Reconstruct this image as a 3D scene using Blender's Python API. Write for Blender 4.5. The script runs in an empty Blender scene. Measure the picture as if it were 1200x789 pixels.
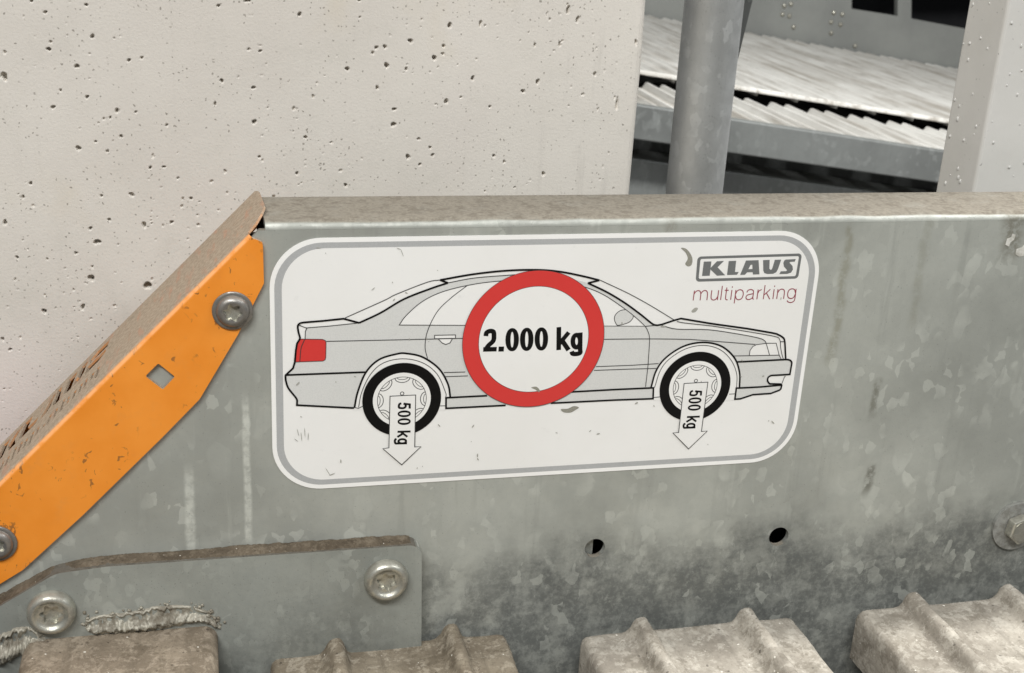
import bpy, bmesh, math, random
import numpy as np
from mathutils import Vector, Matrix
from mathutils.geometry import tessellate_polygon

scene = bpy.context.scene
COL = scene.collection
PI = math.pi

# ------------------------------------------------------------------ camera
CAM = Vector((-0.17651, -0.60490, 0.25000))
FPX = 1466.925                                   # focal length for a 1200 px wide picture
ROT = Matrix(((0.97277481, -0.22586525, 0.05190428),
              (-0.03291165, -0.35633104, -0.93377996),
              (0.22940355, 0.90664937, -0.35406346)))    # rows: right, down, forward
cam_data = bpy.data.cameras.new("camera")
cam = bpy.data.objects.new("camera", cam_data)
COL.objects.link(cam)
cam_data.sensor_fit = 'HORIZONTAL'
cam_data.sensor_width = 36.0
cam_data.lens = FPX / 1200.0 * 36.0
cam_data.clip_start = 0.02
cam_data.clip_end = 60.0
M = Matrix((ROT[0], -ROT[1], -ROT[2])).transposed().to_4x4()
M.translation = CAM
cam.matrix_world = M
cam_data.dof.use_dof = True
cam_data.dof.focus_distance = 0.70
cam_data.dof.aperture_fstop = 26.0
scene.camera = cam

# ------------------------------------------------------------------ light of the garage
world = bpy.data.worlds.new("World")
scene.world = world
world.use_nodes = True
world.node_tree.nodes["Background"].inputs[0].default_value = (0.97, 0.99, 1.0, 1)
world.node_tree.nodes["Background"].inputs[1].default_value = 0.25


def area(name, loc, target, sx, sy, power, col):
    d = bpy.data.lights.new(name, 'AREA')
    d.shape = 'RECTANGLE'
    d.size = sx
    d.size_y = sy
    d.energy = power
    d.color = col
    o = bpy.data.objects.new(name, d)
    COL.objects.link(o)
    o.location = loc
    o.rotation_euler = (Vector(target) - Vector(loc)).to_track_quat('-Z', 'Y').to_euler()
    return o


area("tube_lamp_front", (-0.68, -1.55, 1.80), (0.0, 0.0, 0.0), 1.4, 0.28, 60, (1.0, 0.995, 0.985))
area("tube_lamp_right", (1.5, -0.9, 1.7), (0.25, 0.0, 0.0), 0.9, 0.20, 17, (0.94, 0.97, 1.0))
area("tube_lamp_back", (1.7, 0.35, 2.3), (1.7, 2.4, -0.4), 1.5, 0.30, 150, (1.0, 0.99, 0.97))

vs = scene.view_settings
vs.view_transform = 'Standard'
vs.look = 'None'
vs.exposure = 0.0
vs.gamma = 1.0


# ------------------------------------------------------------------ measuring helpers (photo pixel -> place in the world)
def ray(u, v):
    return ROT.transposed() @ Vector(((u - 600.0) / FPX, (v - 394.5) / FPX, 1.0))


def on_y(u, v, y=0.0):
    d = ray(u, v)
    return CAM + d * ((y - CAM.y) / d.y)


def xz(u, v, y=0.0):
    p = on_y(u, v, y)
    return (p.x, p.z)


# ------------------------------------------------------------------ object helpers
def link(name, me, mat=None, parent=None):
    o = bpy.data.objects.new(name, me)
    COL.objects.link(o)
    if mat is not None and me is not None and len(me.materials) == 0:
        me.materials.append(mat)
    if parent is not None:
        o.parent = parent
        o.matrix_parent_inverse = parent.matrix_world.inverted()
    return o


def thing(name, label, cat, loc=(0, 0, 0), group=None):
    o = bpy.data.objects.new(name, None)
    COL.objects.link(o)
    o.location = loc
    o.empty_display_size = 0.02
    o.matrix_world = Matrix.Translation(loc)
    return tag(o, label, cat, group)


def tag(o, label, cat, group=None):
    o["label"] = label
    o["category"] = cat
    o["kind"] = "thing"
    if group:
        o["group"] = group
    return o


def mesh(name, verts, faces, smooth=False):
    me = bpy.data.meshes.new(name)
    me.from_pydata([tuple(v) for v in verts], [], faces)
    me.validate()
    if smooth:
        me.polygons.foreach_set("use_smooth", [True] * len(me.polygons))
    me.update()
    return me


def smooth_by_angle(o, deg=40):
    me = o.data
    me.polygons.foreach_set("use_smooth", [True] * len(me.polygons))
    bm = bmesh.new()
    bm.from_mesh(me)
    for e in bm.edges:
        if len(e.link_faces) == 2 and e.calc_face_angle(0) > math.radians(deg):
            e.smooth = False
    bm.to_mesh(me)
    bm.free()


def bevel(o, w, seg=2, ang=35):
    m = o.modifiers.new("bevel", 'BEVEL')
    m.width = w
    m.segments = seg
    m.limit_method = 'ANGLE'
    m.angle_limit = math.radians(ang)
    return o


def fix_normals(me):
    bm = bmesh.new()
    bm.from_mesh(me)
    bmesh.ops.remove_doubles(bm, verts=bm.verts, dist=1e-7)
    bmesh.ops.recalc_face_normals(bm, faces=bm.faces)
    bm.to_mesh(me)
    bm.free()


def plate(name, loops, frame, w0, w1, mat, parent=None):
    """solid sheet: outer loop + hole loops in (a,b), thickness from w0 to w1 along the frame's third axis"""
    tri = tessellate_polygon([[Vector((a, b, 0)) for a, b in lp] for lp in loops])
    flat = [p for lp in loops for p in lp]
    n = len(flat)
    verts = [frame(a, b, w1) for a, b in flat] + [frame(a, b, w0) for a, b in flat]
    faces = [tuple(t) for t in tri] + [tuple(i + n for i in reversed(t)) for t in tri]
    s = 0
    for lp in loops:
        k = len(lp)
        for i in range(k):
            j = (i + 1) % k
            faces.append((s + i, s + j, n + s + j, n + s + i))
        s += k
    me = mesh(name, verts, faces)
    fix_normals(me)
    return link(name, me, mat, parent)


def F_XZ(a, b, w):          # a = x, b = z, w = towards the camera
    return Vector((a, -w, b))


def circle(cx, cz, r, n=40, a0=0.0):
    return [(cx + r * math.cos(a0 + 2 * PI * i / n), cz + r * math.sin(a0 + 2 * PI * i / n)) for i in range(n)]


def catmull(p, n=8, closed=False):
    p = [Vector((q[0], q[1])) for q in p]
    out = []
    k = len(p)
    rng = range(k) if closed else range(k - 1)
    for i in rng:
        if closed:
            a, b, c, d = p[i - 1], p[i], p[(i + 1) % k], p[(i + 2) % k]
        else:
            b, c = p[i], p[i + 1]
            a = p[i - 1] if i > 0 else b * 2 - c
            d = p[i + 2] if i + 2 < k else c * 2 - b
        for s in range(n):
            t = s / n
            q = 0.5 * ((2 * b) + (c - a) * t + (2 * a - 5 * b + 4 * c - d) * t * t + (3 * b - a - 3 * c + d) * t ** 3)
            out.append((q.x, q.y))
    if not closed:
        out.append((p[-1].x, p[-1].y))
    return out


def rounded(pts, r, n=7):
    """round the corners of a polygon"""
    out = []
    k = len(pts)
    for i in range(k):
        p = Vector(pts[i]); a = Vector(pts[i - 1]); b = Vector(pts[(i + 1) % k])
        ri = r[i] if isinstance(r, (list, tuple)) else r
        da = (a - p).normalized(); db = (b - p).normalized()
        ang = da.angle(db)
        if ri <= 0 or ang > PI - 0.02:
            out.append((p.x, p.y)); continue
        d = min(ri / math.tan(ang / 2), (a - p).length * .49, (b - p).length * .49)
        rr = d * math.tan(ang / 2)
        c = p + (da + db).normalized() * (rr / math.sin(ang / 2))
        s = p + da * d - c; e = p + db * d - c
        t = s.angle_signed(e)
        for j in range(n + 1):
            q = c + Matrix.Rotation(-t * j / n, 2) @ s
            out.append((q.x, q.y))
    return out


# ------------------------------------------------------------------ materials
class NT:
    def __init__(self, name):
        self.m = bpy.data.materials.new(name)
        self.m.use_nodes = True
        self.t = self.m.node_tree
        self.b = self.t.nodes["Principled BSDF"]
        g = self.t.nodes.new("ShaderNodeNewGeometry")
        self.P = g.outputs["Position"]
        s = self.t.nodes.new("ShaderNodeSeparateXYZ")
        self.t.links.new(self.P, s.inputs[0])
        self.X, self.Y, self.Z = s.outputs
        s2 = self.t.nodes.new("ShaderNodeSeparateXYZ")
        self.t.links.new(g.outputs["Normal"], s2.inputs[0])
        self.NX, self.NY, self.NZ = s2.outputs

    def put(self, sock, v):
        if hasattr(v, "links"):
            self.t.links.new(v, sock)
        elif isinstance(v, (tuple, list)) and len(v) == 3 and sock.type == 'RGBA':
            sock.default_value = (*v, 1)
        else:
            sock.default_value = v

    def math(self, op, a, b=0.0, c=None, clamp=False):
        n = self.t.nodes.new("ShaderNodeMath")
        n.operation = op
        n.use_clamp = clamp
        self.put(n.inputs[0], a)
        self.put(n.inputs[1], b)
        if c is not None:
            self.put(n.inputs[2], c)
        return n.outputs[0]

    def map(self, scale=(1, 1, 1), rot=(0, 0, 0), loc=(0, 0, 0), vec=None):
        n = self.t.nodes.new("ShaderNodeMapping")
        self.t.links.new(vec or self.P, n.inputs[0])
        n.inputs[1].default_value = loc
        n.inputs[2].default_value = rot
        n.inputs[3].default_value = scale
        return n.outputs[0]

    def noise(self, scale, detail=4, rough=.55, vec=None, dist=0.0):
        n = self.t.nodes.new("ShaderNodeTexNoise")
        self.t.links.new(vec or self.P, n.inputs["Vector"])
        n.inputs["Scale"].default_value = scale
        n.inputs["Detail"].default_value = detail
        n.inputs["Roughness"].default_value = rough
        n.inputs["Distortion"].default_value = dist
        return n.outputs["Fac"], n.outputs["Color"]

    def vor(self, scale, vec=None, feature='F1', rnd=1.0):
        n = self.t.nodes.new("ShaderNodeTexVoronoi")
        n.feature = feature
        self.t.links.new(vec or self.P, n.inputs["Vector"])
        n.inputs["Scale"].default_value = scale
        n.inputs["Randomness"].default_value = rnd
        return n.outputs["Distance"], (n.outputs["Color"] if "Color" in n.outputs else None)

    def step(self, v, a, b, lo=0.0, hi=1.0):
        n = self.t.nodes.new("ShaderNodeMapRange")
        n.interpolation_type = 'SMOOTHSTEP'
        self.put(n.inputs[0], v)
        n.inputs[1].default_value = a
        n.inputs[2].default_value = b
        n.inputs[3].default_value = lo
        n.inputs[4].default_value = hi
        return n.outputs[0]

    def mix(self, f, a, b, mode='MIX'):
        n = self.t.nodes.new("ShaderNodeMix")
        n.data_type = 'RGBA'
        n.blend_type = mode
        self.put(n.inputs[0], f)
        self.put(n.inputs[6], a)
        self.put(n.inputs[7], b)
        return n.outputs[2]

    def sep(self, c):
        n = self.t.nodes.new("ShaderNodeSeparateColor")
        self.t.links.new(c, n.inputs[0])
        return n.outputs

    def warp(self, vec, scale, amount):
        f, c = self.noise(scale, 2)
        n = self.t.nodes.new("ShaderNodeVectorMath")
        n.operation = 'MULTIPLY_ADD'
        self.t.links.new(c, n.inputs[0])
        n.inputs[1].default_value = (amount,) * 3
        self.t.links.new(vec, n.inputs[2])
        return n.outputs[0]

    def bump(self, h, strength=.3, dist=.001, prev=None):
        n = self.t.nodes.new("ShaderNodeBump")
        n.inputs["Strength"].default_value = strength
        n.inputs["Distance"].default_value = dist
        self.put(n.inputs["Height"], h)
        if prev is not None:
            self.t.links.new(prev, n.inputs["Normal"])
        return n.outputs[0]

    def done(self, col, rough=.6, metal=0.0, normal=None, spec=.5):
        self.put(self.b.inputs["Base Color"], col)
        self.put(self.b.inputs["Roughness"], rough)
        self.put(self.b.inputs["Metallic"], metal)
        self.b.inputs["Specular IOR Level"].default_value = spec
        if normal is not None:
            self.t.links.new(normal, self.b.inputs["Normal"])
        return self.m


def S(r, g, b):             # sRGB 0-255 -> linear
    def f(c):
        c /= 255.0
        return c / 12.92 if c <= .04045 else ((c + .055) / 1.055) ** 2.4
    return (f(r), f(g), f(b))


def galvanised(name, base, dusty=True, stains=True, scale=1.0, metal=.25, grime_shade=None, dust_k=1.0, edge_glint_k=.32, band_z=(-.100, -.150), g_k=.66, lime=True):
    n = NT(name)
    big = n.noise(9 * scale, 5, .6)[0]
    fine = n.noise(420 * scale, 3, .6)[0]
    mid = n.noise(55 * scale, 5, .65)[0]
    dk = tuple(c * .80 for c in base)
    lt = tuple(min(1, c * 1.13) for c in base)
    col = n.mix(n.step(big, .33, .67), dk, lt)
    col = n.mix(n.step(mid, .35, .7, 0, .35), col, tuple(c * .8 for c in base))
    # zinc spangle: scattered slanted flakes, paler than the sheet
    v = n.warp(n.map((1, 1, .55), (0, math.radians(38), 0)), 60 * scale, .012 / scale)
    d1, c1 = n.vor(88 * scale, v)
    r1 = n.sep(c1)[0]
    r3_ = n.sep(c1)[1]
    zone = n.step(n.noise(17 * scale, 3, .6)[0], .44, .60)
    f1 = n.math('MULTIPLY', n.step(r1, .84, .90), zone)
    edge = n.step(d1, .62, .48)
    col = n.mix(n.math('MULTIPLY', n.math('MULTIPLY', f1, edge), n.step(r3_, 0, 1, .12, .55)), col, tuple(min(1, c * 1.55) for c in base))
    v2 = n.warp(n.map((1, 1, .7), (0, math.radians(50), 0)), 110 * scale, .006 / scale)
    d2, c2 = n.vor(190 * scale, v2)
    r2 = n.sep(c2)[1]
    zone2 = n.step(n.noise(26 * scale, 3, .6)[0], .46, .60)
    f2 = n.math('MULTIPLY', n.step(r2, .76, .84), zone2)
    col = n.mix(n.math('MULTIPLY', f2, .42), col, tuple(min(1, c * 1.45) for c in base))
    r3 = n.sep(c1)[2]
    col = n.mix(n.math('MULTIPLY', n.step(r3, .5, 1.0), .16), col, tuple(c * .75 for c in base))
    if stains:
        # vertical water runs
        run = n.noise(1.0, 4, .6, n.map((95, 95, 7)))[0]
        col = n.mix(n.step(run, .56, .74, 0, .32), col, tuple(c * .62 for c in base))
        run2 = n.noise(1.0, 4, .6, n.map((130, 130, 9), (0, 0, 0), (4, 1, 2)))[0]
        col = n.mix(n.step(run2, .60, .75, 0, .25), col, tuple(min(1, c * 1.4) for c in base))
    if grime_shade:
        # ragged dirt blotches, plus painted shade that deepens towards the deck
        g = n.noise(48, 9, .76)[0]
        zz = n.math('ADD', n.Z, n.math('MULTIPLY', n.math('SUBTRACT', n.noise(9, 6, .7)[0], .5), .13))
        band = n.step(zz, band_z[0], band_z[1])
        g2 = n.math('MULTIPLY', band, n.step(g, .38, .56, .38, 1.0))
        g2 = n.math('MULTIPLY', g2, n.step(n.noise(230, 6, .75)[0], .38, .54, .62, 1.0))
        col = n.mix(n.math('MULTIPLY', g2, g_k), col, grime_shade)
        # pale scabs and short runs inside this dark band
        fl = n.noise(95, 5, .7, n.map((1, 1, .6), (0, .5, 0)))[0]
        col = n.mix(n.math('MULTIPLY', n.step(n.Z, -.085, -.125), n.step(fl, .60, .64, 0, .34)), col, tuple(min(1, c * 1.1) for c in base))
        fk = n.math('MULTIPLY', n.math('MULTIPLY', n.step(n.sep(c2)[2], .84, .90), n.step(n.Z, -.07, -.11)), n.step(n.noise(31, 3)[0], .46, .58))
        col = n.mix(n.math('MULTIPLY', fk, .5), col, tuple(min(1, c * 1.15) for c in base))
        for x0, w, z0, z1, k, cc in (() if not lime else ((.2680, .0075, .050, .079, .75, S(116, 112, 98)), (.1655, .0030, -.010, .074, .45, S(128, 124, 100)), (.2130, .0034, .010, .076, .30, S(132, 130, 112)), (.060, .0040, .076 - .014, .078, .4, S(120, 114, 98)), (.2025, .0030, -.098, -.076, .7, S(84, 82, 70)), (.1985, .0024, -.045, -.020, .6, S(104, 102, 88)))):
            wob = n.math('MULTIPLY', n.math('SUBTRACT', n.noise(45, 4)[0], .5), .010)
            dx = n.math('ABSOLUTE', n.math('SUBTRACT', n.math('ADD', n.X, wob), x0))
            m = n.math('MULTIPLY', n.step(dx, w * 1.4, w * .2), n.math('MULTIPLY', n.step(n.Z, z0 - .004, z0 + .008), n.step(n.Z, z1 + .002, z1 - .004)))
            m = n.math('MULTIPLY', m, n.step(n.noise(140, 5, .7)[0], .36, .56, .15, 1))
            col = n.mix(n.math('MULTIPLY', m, k), col, cc)
        # two pale lime runs left of the sticker
        for x0, w, z0, z1, k in (() if not lime else ((-.1934, .0034, -.104, -.052, .5), (-.1633, .0026, -.099, -.013, .55))):
            wob = n.math('MULTIPLY', n.math('SUBTRACT', n.noise(60, 3)[0], .5), .0022)
            dx = n.math('ABSOLUTE', n.math('SUBTRACT', n.math('ADD', n.X, wob), x0 - .0))
            m = n.math('MULTIPLY', n.step(dx, w, w * .35), n.math('MULTIPLY', n.step(n.Z, z0 - .004, z0 + .006), n.step(n.Z, z1 + .004, z1 - .012)))
            m = n.math('MULTIPLY', m, n.step(n.noise(230, 4, .7)[0], .30, .62, .25, 1))
            col = n.mix(n.math('MULTIPLY', m, k), col, tuple(min(1, c * 1.9) for c in base))
    sp = n.noise(900 * scale, 2, .5)[0]
    col = n.mix(n.step(sp, .66, .72, 0, .5), col, tuple(c * .4 for c in base))
    rough = n.step(mid, .3, .7, .42, .62)
    metal_v = metal
    if dusty:
        dn = n.noise(70 * scale, 6, .65)[0]
        df = n.noise(500, 3, .7)[0]
        dust = n.mix(n.step(df, .3, .7), tuple(c * dust_k for c in S(118, 111, 99)), tuple(c * dust_k for c in S(137, 130, 117)))
        dust = n.mix(n.step(n.noise(170, 6, .72)[0], .50, .60, 0, .45), dust, tuple(c * dust_k * .55 for c in S(118, 106, 90)))
        up = n.math('MULTIPLY', n.step(n.NZ, .62, .90), n.step(dn, .25, .5, .80, .97))
        edge_glint = n.math('MULTIPLY', n.math('MULTIPLY', n.step(n.NZ, .10, .35), n.step(n.NZ, .88, .66)), n.step(n.noise(150, 6, .75)[0], .42, .60))  # pale highlight painted along upward bends and plate rims
        col = n.mix(n.math('MULTIPLY', edge_glint, edge_glint_k), col, S(200, 200, 192))
        col = n.mix(up, col, dust)
        rough = n.math('MAXIMUM', rough, n.math('MULTIPLY', up, .95))
        metal_v = n.math('MULTIPLY', n.math('SUBTRACT', 1.0, up), metal)
    b1 = n.bump(n.math('ADD', mid, n.math('MULTIPLY', fine, .25)), .20, .0008)
    b2 = n.bump(n.noise(14 * scale, 2)[0], .25, .004, b1)
    return n.done(col, rough, metal_v, b2)


STEEL = S(170, 172, 164)
m_steel = galvanised("galvanised_sheet", STEEL, grime_shade=S(58, 62, 63))
m_gusset = galvanised("galvanised_gusset", S(154, 157, 150), scale=1.3, dust_k=.50, edge_glint_k=1.0, grime_shade=S(70, 74, 74), band_z=(-.120, -.185), g_k=.5, lime=False)
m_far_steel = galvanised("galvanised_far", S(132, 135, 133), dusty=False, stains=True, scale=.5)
m_pipe = galvanised("galvanised_upright", S(186, 188, 187), dusty=False, stains=True, scale=.8, metal=.65)
m_strut = galvanised("galvanised_strut", S(96, 98, 96), dusty=False, stains=True, scale=.8, metal=.3)


def mat_concrete():
    n = NT("concrete")
    big = n.noise(5, 5, .6)[0]
    mid = n.noise(38, 6, .65)[0]
    col = n.mix(n.step(big, .32, .68), S(202, 196, 187), S(213, 208, 199))
    col = n.mix(n.step(mid, .48, .8, 0, .35), col, S(190, 186, 176))
    # faint pink and yellow tints of old form oil
    col = n.mix(n.step(n.noise(4.2, 3, .5, n.map((1, 1, .55), loc=(3, 0, 1)))[0], .50, .68, 0, .45), col, S(222, 208, 206))
    col = n.mix(n.step(n.noise(9, 4, .6, n.map((1, 1, .8), loc=(7, 2, 5)))[0], .58, .74, 0, .40), col, S(198, 186, 162))
    # vertical form marks towards the corner
    run = n.noise(1.0, 4, .6, n.map((110, 110, 9)))[0]
    col = n.mix(n.math('MULTIPLY', n.step(run, .55, .72), n.step(n.X, -.03, .06, .10, .45)), col, S(183, 178, 170))
    fine = n.noise(650, 4, .7)[0]
    col = n.mix(n.step(fine, .56, .74, 0, .35), col, S(170, 166, 156))
    # fine sand speckle
    d, c = n.vor(420, n.warp(n.P, 300, .003))
    sel = n.math('MULTIPLY', n.step(n.sep(c)[0], .64, .68), n.step(d, .28, .14))
    sel = n.math('MULTIPLY', sel, n.step(n.noise(30, 3)[0], .36, .56))
    col = n.mix(n.math('MULTIPLY', sel, .72), col, S(120, 114, 104))
    b = n.bump(n.math('ADD', fine, n.math('MULTIPLY', mid, 1.2)), .35, .0007)
    return n.done(col, .85, 0, b, .3)


m_conc = mat_concrete()


def mat_orange(name="orange_paint", lo=0.0):
    n = NT(name)
    base = n.mix(n.step(n.noise(22, 4, .6)[0], .3, .7), S(228, 136, 40), S(237, 148, 54))
    # dust dulls and pinkens the paint
    base = n.mix(n.step(n.noise(60, 6, .7)[0], .52, .75, 0, .22), base, S(196, 138, 82))
    # short dark scuffs
    v = n.warp(n.map((1, 1, .33), (0, math.radians(-38), 0)), 90, .02)
    sc = n.noise(230, 3, .5, v)[0]
    sc = n.math('MULTIPLY', n.step(sc, .63, .68), n.step(n.noise(33, 2)[0], .44, .54))
    col = n.mix(n.math('MULTIPLY', sc, .75), base, S(120, 84, 48))
    dn = n.noise(90, 6, .68)[0]
    df = n.noise(520, 3, .7)[0]
    streak = n.noise(1.0, 4, .6, n.map((300, 45, 45), (0, math.radians(45), 0)))[0]
    dust = n.mix(n.step(df, .3, .7), S(142, 128, 110), S(172, 157, 138))
    dust = n.mix(n.step(streak, .52, .70, 0, .6), dust, S(176, 132, 108))
    dust = n.mix(n.step(dn, .55, .72, 0, .6), dust, S(136, 128, 112))
    face = n.math('ADD', n.math('MULTIPLY', n.NX, -.7126), n.math('MULTIPLY', n.NZ, .7015))
    up = n.math('MULTIPLY', n.math('MAXIMUM', n.step(face, .62, .95), n.step(n.NZ, .55, .70)), n.step(dn, .22, .42, .86, .98))
    bend_glint = n.math('MULTIPLY', n.math('MULTIPLY', n.step(face, .12, .38), n.step(face, .90, .62)), n.step(n.noise(120, 5, .7)[0], .34, .56, .25, 1))  # pinkish highlight painted into the colour along the bend
    col = n.mix(n.math('MULTIPLY', bend_glint, .55), col, S(250, 190, 138))
    if lo:
        up = n.math('MAXIMUM', up, n.step(n.noise(130, 5, .7)[0], .35, .6, lo * .6, lo))
    col = n.mix(up, col, dust)
    rough = n.math('ADD', .42, n.math('MULTIPLY', up, .5))
    b = n.bump(n.math('ADD', dn, n.math('MULTIPLY', df, .3)), .12, .0006)
    return n.done(col, rough, 0, b, .4)


m_orange = mat_orange()
m_orange_dusty = mat_orange("dusty_orange_paint", .75)


def mat_sticker(name, c, rough=.42, dirt=.25, grain=0.0, spec=.45):
    n = NT(name)
    cc = n.mix(n.step(n.noise(12, 4, .6)[0], .35, .7, 0, dirt), c, tuple(x * .86 * k for x, k in zip(c, (1, .99, .95))))
    cc = n.mix(n.step(n.noise(200, 5, .7)[0], .60, .78, 0, dirt * 1.1), cc, tuple(x * .72 for x in c))
    if grain:
        g = n.noise(1500, 2, .6)[0]
        cc = n.mix(n.step(g, .42, .62, 0, grain), cc, tuple(x * .72 for x in c))
    b = n.bump(n.noise(60, 4)[0], .06, .0006)
    return n.done(cc, rough, 0, b, spec)


m_white = mat_sticker("sticker_white", S(234, 233, 229))
m_rim = mat_sticker("sticker_rim", S(240, 239, 235), dirt=.18)
m_border = mat_sticker("print_grey_border", S(174, 175, 174), grain=.25)
m_body = mat_sticker("print_car_grey", S(211, 211, 207), grain=.22)
m_red = mat_sticker("print_red", S(208, 56, 52), dirt=.15)
m_black = mat_sticker("print_black", S(6, 6, 7), dirt=.05, spec=.25)
m_thin = mat_sticker("print_thin_line", S(56, 56, 56), dirt=.1)
m_logo = mat_sticker("print_logo_grey", S(112, 114, 113), dirt=.4, grain=.2)
m_wine = mat_sticker("print_wine", S(146, 66, 78), dirt=.1)
m_scrape = mat_sticker("scraped_patch", S(150, 148, 136), dirt=.8, grain=.8, rough=.7)
m_smudge = mat_sticker("smudge", S(168, 167, 158), dirt=.6, grain=.5, rough=.7)


def mat_bolt(name, base, dirty, metal=.75, rough=.34):
    n = NT(name)
    a = n.noise(140, 5, .65)[0]
    f = n.noise(600, 4, .7)[0]
    col = n.mix(n.step(a, .38, .66), base, tuple(c * .62 for c in base))
    d = n.math('MULTIPLY', n.step(a, .42, .62), dirty)
    d = n.math('MAXIMUM', d, n.math('MULTIPLY', n.step(n.NZ, .35, .9), dirty * .8))
    col = n.mix(d, col, S(112, 104, 90))
    r = n.math('ADD', rough, n.math('MULTIPLY', d, .4))
    mt = n.math('MULTIPLY', n.math('SUBTRACT', 1.0, d), metal)
    b = n.bump(n.math('ADD', a, n.math('MULTIPLY', f, .4)), .25, .0006)
    return n.done(col, r, mt, b)


m_bolt = mat_bolt("bolt_zinc_dark", S(150, 147, 142), .5)
m_bolt_bright = mat_bolt("bolt_zinc_bright", S(205, 204, 192), .45, .85, .30)
m_washer = mat_bolt("washer_zinc", S(172, 173, 168), .25, .5, .45)


def mat_dusty(name, c1, c2, c3, scale=1.0):
    n = NT(name)
    a = n.noise(34 * scale, 6, .68)[0]
    f = n.noise(380 * scale, 4, .7)[0]
    col = n.mix(n.step(a, .36, .64), c1, c2)
    col = n.mix(n.step(n.noise(85 * scale, 7, .72, dist=.5)[0], .54, .60, 0, .55), col, c3)
    col = n.mix(n.step(f, .50, .72, 0, .5), col, tuple(x * .62 for x in c1))
    st = n.noise(1.0, 5, .65, n.map((160, 14, 160)))[0]
    col = n.mix(n.step(st, .52, .70, 0, .42), col, tuple(x * .66 for x in c1))
    sh = n.noise(14 * scale, 6, .7)[0]
    col = n.mix(n.step(sh, .50, .66, 0, .38), col, tuple(x * .72 * k for x, k in zip(c1, (1, .96, .88))))
    col = n.mix(n.step(n.noise(130 * scale, 8, .74)[0], .53, .58, 0, .34), col, tuple(min(1, x * 1.12) for x in c3))
    col = n.mix(n.step(n.noise(58 * scale, 8, .74, n.map(loc=(5, 2, 1)))[0], .55, .59, 0, .50), col, tuple(x * .60 * k for x, k in zip(c1, (1, .97, .9))))
    d, c = n.vor(300 * scale, n.warp(n.P, 200, .003))
    grit = n.math('MULTIPLY', n.step(n.sep(c)[0], .93, .96), n.step(d, .30, .14))
    col = n.mix(n.math('MULTIPLY', grit, .6), col, tuple(x * .45 for x in c1))
    grit2 = n.math('MULTIPLY', n.step(n.sep(c)[1], .965, .975), n.step(d, .22, .14))
    col = n.mix(grit2, col, S(225, 220, 208))
    b1 = n.bump(n.math('ADD', f, n.math('MULTIPLY', grit, 1.2)), .6, .0010)
    b2 = n.bump(a, .35, .002, b1)
    return n.done(col, .85, 0, b2, .3)


m_deck = mat_dusty("dusty_deck_metal", S(140, 133, 122), S(168, 161, 149), S(192, 186, 174))
m_deck_brown = mat_dusty("muddy_deck_metal", S(112, 102, 87), S(140, 130, 113), S(170, 161, 145))
m_tube = mat_dusty("muddy_tube", S(116, 105, 90), S(142, 130, 113), S(164, 152, 135), 1.3)


def mat_plain(name, c1, c2, rough=.7, metal=0, scale=20, bump=.2):
    n = NT(name)
    a = n.noise(scale, 5, .62)[0]
    col = n.mix(n.step(a, .35, .65), c1, c2)
    return n.done(col, rough, metal, n.bump(a, bump, .02 / scale))


m_weld = mat_bolt("weld_zinc", S(182, 178, 164), .85, .5, .42)
def mat_far_deck():
    n = NT("far_deck_sheet")
    col = n.mix(n.step(n.noise(3, 5, .6)[0], .35, .65), S(208, 206, 200), S(228, 227, 222))
    st = n.noise(1.0, 5, .65, n.map((26, 1.6, 26)))[0]
    col = n.mix(n.step(st, .46, .66, 0, .65), col, S(158, 150, 138))
    st2 = n.noise(1.0, 5, .65, n.map((60, 3, 60), loc=(3, 1, 0)))[0]
    col = n.mix(n.step(st2, .52, .70, 0, .5), col, S(132, 124, 112))
    return n.done(col, .6, 0, n.bump(st, .2, .004))


m_far_deck = mat_far_deck()
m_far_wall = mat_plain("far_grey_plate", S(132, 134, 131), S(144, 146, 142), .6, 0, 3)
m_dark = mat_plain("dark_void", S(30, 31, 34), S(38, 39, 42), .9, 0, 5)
m_scab = mat_plain("old_scab", S(128, 124, 110), S(164, 164, 154), .8, 0, 130, .5)
m_chip = mat_plain("bare_zinc_chip", S(176, 174, 164), S(212, 210, 202), .5, 0, 160, .5)
m_dirt = mat_dusty("packed_dirt", S(84, 74, 61), S(104, 93, 78), S(124, 113, 97), 2.0)
m_slot_shade = mat_plain("slot_shade_black", S(26, 23, 21), S(44, 39, 34), .95, 0, 60)  # black colour for the painted shade behind the stencil openings
m_ground = mat_plain("dark_pit_floor", S(52, 50, 48), S(66, 63, 59), .9, 0, 8)


def mat_post():
    n = NT("painted_post")
    a = n.noise(9, 4)[0]
    col = n.mix(n.step(a, .3, .7), S(196, 194, 188), S(208, 206, 201))
    f = n.noise(160, 5, .7)[0]
    col = n.mix(n.step(f, .62, .76, 0, .3), col, S(168, 166, 160))
    sp = n.noise(330, 2)[0]
    col = n.mix(n.step(sp, .70, .75, 0, .7), col, S(120, 118, 114))
    return n.done(col, .5, 0, n.bump(f, .15, .001))


m_post = mat_post()
m_blob = mat_plain("paint_blob", S(212, 211, 206), S(190, 189, 184), .35, 0, 200)

# ================================================================== THE SETTING
me = mesh("floor", [(-6, -4, -.62), (9, -4, -.62), (9, 9, -.62), (-6, 9, -.62)], [(0, 1, 2, 3)])
fl = link("floor", me, m_ground)
fl["kind"] = "structure"

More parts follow.
